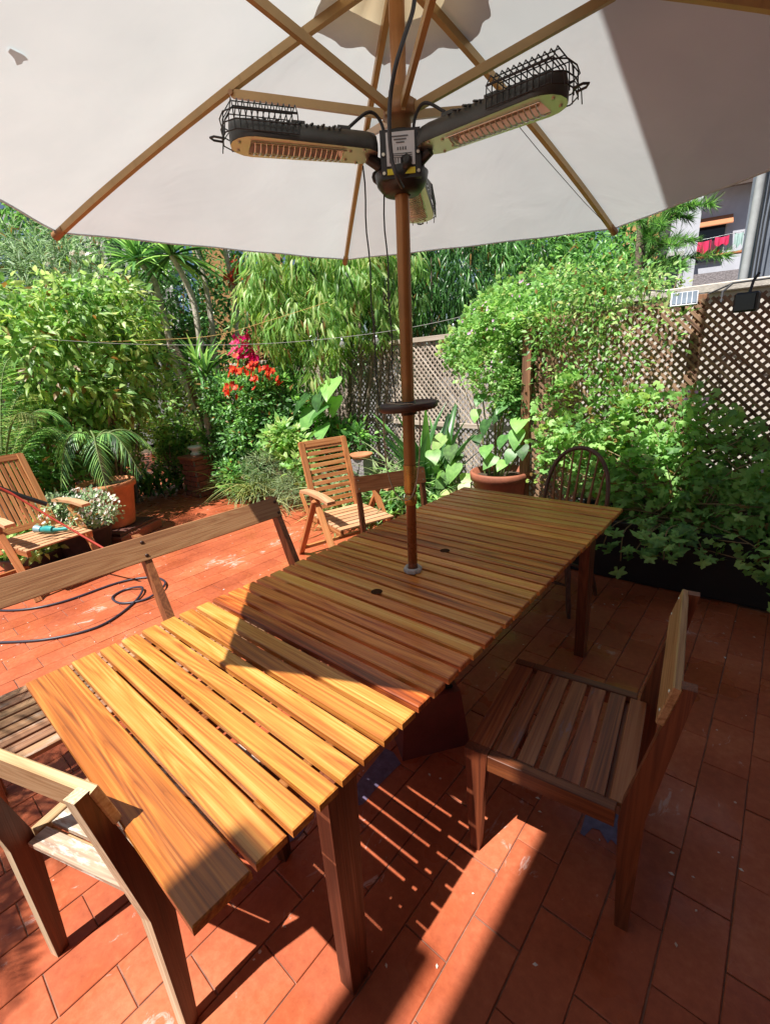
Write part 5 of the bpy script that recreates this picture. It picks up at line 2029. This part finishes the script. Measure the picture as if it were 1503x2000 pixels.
def tuft(name, label, px, py, d, n, L, tpl, mat, z=0.0, low=.15, spread=1.0, wscale=1.0, cat='plant', group=None, rad=.12):
    p = at(px, py, d)
    e = empty(name, (p[0], p[1], z), 0, label, cat, group)
    az = rng.uniform(0, 2 * PI, n)
    el = rng.uniform(low, 1.4, n)
    D = np.stack([np.cos(az) * np.cos(el), np.sin(az) * np.cos(el), np.sin(el) * 1.1], 1)
    P = np.stack([rng.normal(size=n) * rad, rng.normal(size=n) * rad, np.full(n, .02)], 1)
    Nn = np.stack([-np.cos(az) * np.sin(el), -np.sin(az) * np.sin(el), np.cos(el)], 1) + rng.normal(size=(n, 3)) * .15
    S = L * rng.uniform(.55, 1.05, n)
    link('leaves', leaf_mesh('leaves', TP[tpl], P, D, Nn, S, rng.uniform(0, 1, n), S * wscale), M[mat], e)
    return e


tuft('spider_plant', 'pale striped grassy tuft at the front of the bed, left of the yellow-green leaves', 500, 945, 6.0, 170, .55, 'grass', 'leaf_grass', .15, wscale=1.6)
tuft('spider_plant', 'pale grassy tuft directly behind the brick edging beside the armchair', 545, 970, 5.7, 170, .42, 'grass', 'leaf_pale', .12, wscale=1.4, rad=.2)
tuft('grass_tuft', 'arching dark green strap leaves right of the brick pillar', 462, 905, 6.5, 110, .55, 'strap', 'leaf_sword', .15)
tuft('grass_tuft', 'fresh green grassy plant behind the folding armchair', 690, 960, 4.9, 190, .48, 'grass', 'leaf_grass', .08, wscale=2.0, rad=.25)
tuft('agapanthus', 'clump of long blue-green strap leaves left of the parasol pole', 720, 930, 4.9, 120, .85, 'strap', 'leaf_pale', .1, low=.35, rad=.2)
tuft('agapanthus', 'clump of long strap leaves hanging right behind the parasol pole', 815, 930, 4.7, 130, .82, 'strap', 'leaf_sword', .15, low=.25, rad=.2)
tuft('agapanthus', 'grey-green strap leaves between the lattice and the large heart-shaped leaves', 775, 950, 5.0, 110, .95, 'strap', 'leaf_pale', .1, low=.5, rad=.2)
tuft('flax_plant', 'upright dark sword leaves in front of the middle lattice', 835, 900, 5.0, 34, 1.35, 'sword', 'leaf_dark', .05, low=1.05, rad=.1)
tuft('agave', 'dark spiky blades in the shade at the end of the passage', 300, 925, 7.4, 90, .65, 'sword', 'leaf_dark', .0, low=.4, rad=.2)
tuft('grass_tuft', 'thin grassy tuft at the foot of the pot behind the table', 905, 975, 4.5, 90, .4, 'grass', 'leaf_grass', .05, wscale=1.8, rad=.18)
shrub('asparagus_fern', 'misty pale fern spilling over the bed edge', 'plant',
      [(520, 915, 5.9, .3, .25, .24), (575, 950, 5.5, .26, .22, .2)], 'leaflet', 'leaf_pale', 240, 14, .09, .09, nb=0, stem='stem_g', smin=.4)
shrub('leafy_plant', 'fresh lime-green leafy plant just left of the folding armchair', 'plant',
      [(575, 880, 5.8, .22, .2, .2), (555, 855, 5.9, .2, .2, .16), (590, 925, 5.5, .14, .14, .2)], 'oval', 'leaf_lime', 105, 9, .13, .1, nb=6, rb=.01, stem='stem_g')
shrub('leafy_shrub', 'dense mixed foliage filling the bed behind the folding armchair', 'shrub',
      [(620, 860, 6.3, .5, .3, .35), (560, 790, 6.6, .45, .3, .4), (690, 870, 6.0, .3, .2, .25)], 'oval', 'leaf_mid', 190, 14, .12, .14, nb=6)


def big_leaves(name, label, spots, mat, size, tpl='heart', cat='plant'):
    """spots: px, py, d; each leaf a part on its own stalk"""
    c = at(*spots[0])
    e = empty(name, (c[0], c[1], 0), 0, label, cat)
    me = {}
    for i, (px, py, d) in enumerate(spots):
        p = Vector(at(px, py, d)) - Vector((c[0], c[1], 0))
        key = (tpl, mat, i % 4)
        if key not in me:
            tv, tf = TP[tpl]
            me[key] = leaf_mesh('leaf', (tv, tf), np.zeros((1, 3)), np.array([[1., 0, 0]]), np.array([[0, 0, 1.]]), [1.0], np.array([.2 + .22 * (i % 4)]))
            me[key].materials.append(M[mat])
        tip = Vector((rnd.uniform(-.5, .7), -1.0, rnd.uniform(-1.1, -.2))).normalized()
        nn = Vector((rnd.uniform(-.3, .3), -.6, .8)).normalized()
        y = nn.cross(tip).normalized()
        z = tip.cross(y)
        s = size * rnd.uniform(.75, 1.15)
        Mx = Matrix([[tip[k] * s, y[k] * s, z[k] * s, p[k]] for k in range(3)] + [[0, 0, 0, 1]])
        link('leaf', me[key], None, e, Mx)
    st = MB()
    for i, (px, py, d) in enumerate(spots):
        p = Vector(at(px, py, d)) - Vector((c[0], c[1], 0))
        st.tube(spline([(rnd.uniform(-.05, .05), rnd.uniform(0, .1), .05), (p.x * .5, p.y * .5 + .06, p.z * .65), p + Vector((0, .01, 0))], 5), .007, 5)
    st.build('stalks', M['stem_g'], e)
    return e


big_leaves('philodendron', 'plant with very large heart leaves hanging below the weeping fig',
           [(625, 760, 6.0), (640, 790, 5.9), (610, 800, 6.0), (650, 740, 6.0), (600, 770, 6.1), (605, 850, 6.0), (630, 830, 5.9), (655, 775, 6.0)], 'leaf_mid', .33)
big_leaves('taro_plant', 'plant with large pale heart leaves right of the parasol pole',
           [(880, 870, 4.6), (890, 905, 4.5), (865, 850, 4.7), (905, 945, 4.4), (870, 925, 4.5), (845, 880, 4.6), (900, 975, 4.3), (880, 960, 4.3), (895, 885, 4.6), (855, 905, 4.7), (912, 925, 4.5), (870, 985, 4.3)], 'leaf_lime', .19)
big_leaves('potted_hydrangea', 'broad-leaved plant growing in the dark terracotta pot behind the table',
           [(950, 820, 4.4), (985, 850, 4.3), (1010, 840, 4.25), (930, 800, 4.5), (975, 800, 4.4), (1000, 880, 4.2), (950, 870, 4.35), (985, 900, 4.2), (1020, 870, 4.2),
            (940, 770, 4.5), (965, 890, 4.3), (1015, 815, 4.3), (930, 850, 4.45), (990, 780, 4.4)], 'leaf_mid', .17)

# --- scented geranium, tall, left of the lattice post
e, bl = shrub('scented_geranium', 'tall light-green geranium mass with small pink flowers left of the lattice post', 'shrub',
              [(985, 620, 4.75, .36, .3, .25), (940, 660, 4.8, .3, .28, .22), (1030, 640, 4.5, .26, .25, .26), (960, 720, 4.6, .3, .26, .2), (1000, 760, 4.5, .22, .2, .22),
               (1040, 580, 4.7, .32, .28, .2), (905, 690, 4.9, .22, .22, .14)], 'lobed_low', 'leaf_pelarg', 380, 14, .062, .1, nb=12, rb=.01, stem='stem', droop=.1, upn=.6)
foliage('bright_leaves', 'lobed_low', bl, 150, 12, .055, .09, M['leaf_lime'], e, shell=.85, droop=.1)
blossoms(e, [np.array(at(x, y, 4.3)) - np.array(e.location) for x, y in ((950, 590), (1010, 600), (985, 640), (920, 640), (1030, 560), (965, 700))], 5, .014, 'blossom_lilac', .05)
shrub('ivy_bush', 'dark ivy climbing the post between the two lattices', 'shrub',
      [(1035, 700, 4.45, .13, .12, .3), (1025, 790, 4.4, .15, .12, .2)], 'small', 'leaf_dark', 170, 13, .05, .06, nb=3, rb=.01)
e, bl = shrub('climbing_rose', 'fine-leaved climber along the wall coping above the right lattice', 'shrub',
              [(1090, 590, 4.9, .3, .2, .16), (1170, 575, 4.9, .3, .2, .14), (1240, 560, 4.9, .26, .2, .12), (1130, 640, 4.2, .26, .12, .16), (1250, 610, 4.3, .25, .12, .1),
               (1310, 545, 5.0, .2, .15, .1), (1070, 560, 5.1, .3, .2, .16), (1120, 560, 4.1, .3, .22, .13), (1220, 555, 4.0, .26, .22, .11), (1160, 620, 3.95, .3, .1, .2), (1090, 690, 3.95, .2, .08, .22), (1180, 700, 3.9, .22, .08, .16), (1290, 640, 3.85, .16, .08, .14), (1060, 640, 4.1, .16, .1, .22)], 'oval', 'leaf_lime', 270, 10, .055, .11, nb=24, rb=.007, stem='stem', droop=.3)
foliage('mid_leaves', 'oval', bl, 170, 10, .055, .11, M['leaf_mid'], e, droop=.3)  # mid-green leaves mixed in among the lime ones
# pine branch upper right
pc = at(1350, 440, 6.6)
e = empty('pine_tree', (pc[0] - .5, pc[1] + .2, 0), 0, 'pine tree whose needled branches hang before the balcony house', 'tree')
c0 = Vector(pc) - e.location
m = MB()
m.tube([(0, 0, 0), (.0, 0, 1.6), (-.05, 0, 3.4), (0, 0, 4.4)], [.09, .07, .05, .03], 8)
m.build('trunk', M['bark'], e)
for i, (px, py) in enumerate(((1385, 398), (1350, 470), (1340, 425), (1320, 480), (1290, 440), (1300, 520), (1415, 498), (1350, 400), (1270, 470), (1330, 520), (1250, 430))):
    tip = Vector(at(px, py, 6.3 + (i % 3) * .15)) - e.location
    root = Vector((0, 0, tip.z + .05 - .25 * rnd.random()))
    mid = root.lerp(tip, .5) + Vector((0, 0, .12))
    P = spline([root, mid, tip], 9)
    o = MB().tube(P, [.014 * (1 - .8 * k / (len(P) - 1)) for k in range(len(P))], 5).build('branch', M['bark'], e)
    A, Dd, Nn, S = [], [], [], []
    for k in range(4, len(P)):
        tan = np.array((P[min(k + 1, len(P) - 1)] - P[k - 1]).normalized())
        for q in range(26):
            A.append(np.array(P[k]))
            g = rng.normal(size=3)
            Dd.append(tan * 1.0 + g * .55 + np.array([0, 0, .05]))
            Nn.append(rng.normal(size=3))
            S.append(.14 * rng.uniform(.7, 1.1))
    link('needles', leaf_mesh('needles', TP['leaflet'], np.array(A), np.array(Dd), np.array(Nn), S, rng.uniform(0, 1, len(A)), np.array(S) * .55), M['leaf_mid'], o)

# --- the geranium growing from the trough and over the right lattice
gp = empty('geranium', (-.3, 3.62, 0), 0, 'sprawling lobed-leaf geranium climbing from the black trough over the lattice', 'plant')
gl = [((-.85, .12, 1.15), (.42, .14, .32)), ((-.35, .10, 1.0), (.42, .16, .35)), ((.0, .05, .82), (.35, .2, .34)), ((-.5, .0, .72), (.45, .2, .25)), ((.2, .0, .55), (.4, .25, .25)),
      ((.55, -.05, .7), (.4, .25, .3)), ((.9, -.1, .55), (.45, .25, .35)), ((-1.05, .15, .8), (.25, .12, .3)), ((.6, -.18, .4), (.5, .2, .16)), ((-.2, -.12, .5), (.5, .15, .12)),
      ((.55, .22, 1.2), (.22, .08, .25)), ((.95, .0, .9), (.3, .2, .25))]
stm = MB()
for i in range(130):
    b = gl[rnd.randrange(len(gl))]
    x0 = rnd.uniform(-.75, 1.1)
    q0 = Vector((x0, rnd.uniform(-.1, .12), .42))
    tg = Vector(b[0]) + Vector((rnd.uniform(-1, 1) * b[1][0], rnd.uniform(-1, 1) * b[1][1], rnd.uniform(-1, 1) * b[1][2]))
    md = q0.lerp(tg, .5) + Vector((rnd.uniform(-.15, .15), rnd.uniform(-.05, .05), rnd.uniform(-.05, .15)))
    P = spline([q0, md, tg], 6)
    stm.tube(P, [.006 * (1 - .6 * k / (len(P) - 1)) for k in range(len(P))], 5)
stm.build('stems', M['stem'], gp)
# runners hanging over the rim
hg = MB()
HANG = []
for i in range(26):
    x0 = rnd.choice([rnd.uniform(-.45, .1), rnd.uniform(.35, 1.0), rnd.uniform(.35, 1.0)])
    q0 = Vector((x0, -.15, .47))
    q1 = q0 + Vector((rnd.uniform(-.1, .1), -rnd.uniform(.12, .3), rnd.uniform(-.02, .06)))
    q2 = q1 + Vector((rnd.uniform(-.12, .12), -rnd.uniform(.0, .08), -rnd.uniform(.12, .38 if x0 > .3 else .2)))
    P = spline([q0, q1, q2], 7)
    hg.tube(P, .004, 5)
    HANG += [p for p in P[4:]]
hg.build('hanging_stems', M['stem'], gp)
tv, tf = TP['lobed']
lob_me = []
for k in range(5):
    me = leaf_mesh('leaf', (tv, tf), np.zeros((1, 3)), np.array([[1., 0, 0]]), np.array([[0, 0, 1.]]), [1.0], np.array([.1 + .2 * k]))
    me.materials.append(M['leaf_pelarg'])
    lob_me.append(me)
cnt = 0
cand = [Vector(p) for p in HANG]
C, dq, _ = ell_points(gl[2:6] + gl[6:7] + gl[8:10] + gl[11:12], 240, .6)
for c, dv in zip(C, dq):
    if dv[1] < .35:
        cand.append(Vector(c))
rnd.shuffle(cand)
for p in cand[:300]:
    q = p + Vector((rnd.uniform(-.05, .05), rnd.uniform(-.07, .01), rnd.uniform(-.03, .05)))
    tip = Vector((rnd.uniform(-.8, .8), -1.0, rnd.uniform(-.8, .3))).normalized()
    nn = Vector((rnd.uniform(-.5, .5), rnd.uniform(-.9, -.1), 1.0)).normalized()
    y = nn.cross(tip).normalized()
    z = tip.cross(y)
    s = rnd.uniform(.055, .115)
    link('leaf', lob_me[rnd.randrange(5)], None, gp, Matrix([[tip[k] * s, y[k] * s, z[k] * s, q[k]] for k in range(3)] + [[0, 0, 0, 1]]))
o = foliage('leaf_mass', 'lobed_low', gl, 560, 11, .085, .11, M['leaf_pelarg'], gp, droop=.1, up=.1, upn=.55, shell=.4)
o['kind'] = 'stuff'
o = foliage('dry_leaves', 'lobed_low', gl[:4] + gl[7:8], 60, 8, .055, .1, M['leaf_yellow'], gp, droop=.3, shell=.6)
o['kind'] = 'stuff'
blossoms(gp, [np.array(c) for c in ((-.1, -.15, 1.25), (-.15, -.12, 1.3), (.3, -.2, .9))], 3, .014, 'blossom_lilac', .03)

# white flowers in the dark pot, bright leaves in the low bowl
e = empty('white_daisy_plant', DPOT, 0, 'cushion of small white flowers growing in the dark pot', 'plant')
bl = [((0, 0, .13), (.44, .36, .19)), ((.25, .05, .07), (.2, .2, .16)), ((-.25, -.05, .07), (.24, .2, .16))]
foliage('leaves', 'small', bl, 190, 13, .045, .06, M['leaf_olive'], e, droop=.1, shell=.5)
C, dv, _ = ell_points(bl, 480, .97)
C = C[dv[:, 2] > .05]
blossoms(e, C[:230], 1, .021, 'blossom_white', .01)
e = empty('succulent_plant', LPOT, 0, 'bright green rounded leaves growing in the low dark bowl', 'plant')
foliage('leaves', 'oval', [((0, 0, .08), (.36, .34, .13))], 90, 10, .1, .07, M['leaf_lime'], e, droop=.1, upn=1.2)
shrub('leafy_shrub', 'low green shrub in shade behind the dark pot and the terracotta pot', 'shrub',
      [(80, 960, 6.4, .4, .35, .22), (0, 930, 6.3, .5, .4, .3), (130, 990, 6.2, .35, .3, .16)], 'oval', 'leaf_mid', 140, 12, .1, .12, nb=4)

# fallen leaves, petals on the tiles
P, D, Nn, S = [], [], [], []
for i in range(170):
    x, y = rnd.choice([(rnd.uniform(-1.6, .5), rnd.uniform(.3, 3.2)), (rnd.uniform(-5, -2.3), rnd.uniform(.2, 3.3))])
    P.append((x, y, .004))
    D.append((rnd.uniform(-1, 1), rnd.uniform(-1, 1), .05))
    Nn.append((rnd.uniform(-.2, .2), rnd.uniform(-.2, .2), 1))
    S.append(rnd.uniform(.006, .02))
o = link('fallen_petals', leaf_mesh('fallen_petals', TP['small'], np.array(P), np.array(D, float), np.array(Nn, float), S, rng.uniform(0, 1, len(P))), M['blossom_white'])
o['kind'] = 'stuff'
o['label'] = 'tiny pale fallen petals and crumbs scattered over the red tiles'

# unseen palm added behind the camera, left, to shade the near left tiles
pb = Vector((-2.35, -1.8, 0))
e = empty('shade_palm', pb, 0, 'tall unseen palm added behind the viewpoint to throw frond shadows on the near tiles', 'palm')
MB().tube([(0, 0, 0), (0, 0, 1.4), (.05, .05, 2.9)], [.12, .09, .07], 9).build('trunk', M['bark'], e)
for i in range(19):
    az = i * 6.28 / 19 + rnd.uniform(-.15, .15)
    frond((.05, .05, 2.9), az, rnd.uniform(.85, 1.12), rnd.uniform(.1, .5), rnd.uniform(.3, .7), 34, .34, 'leaf_sword', e)
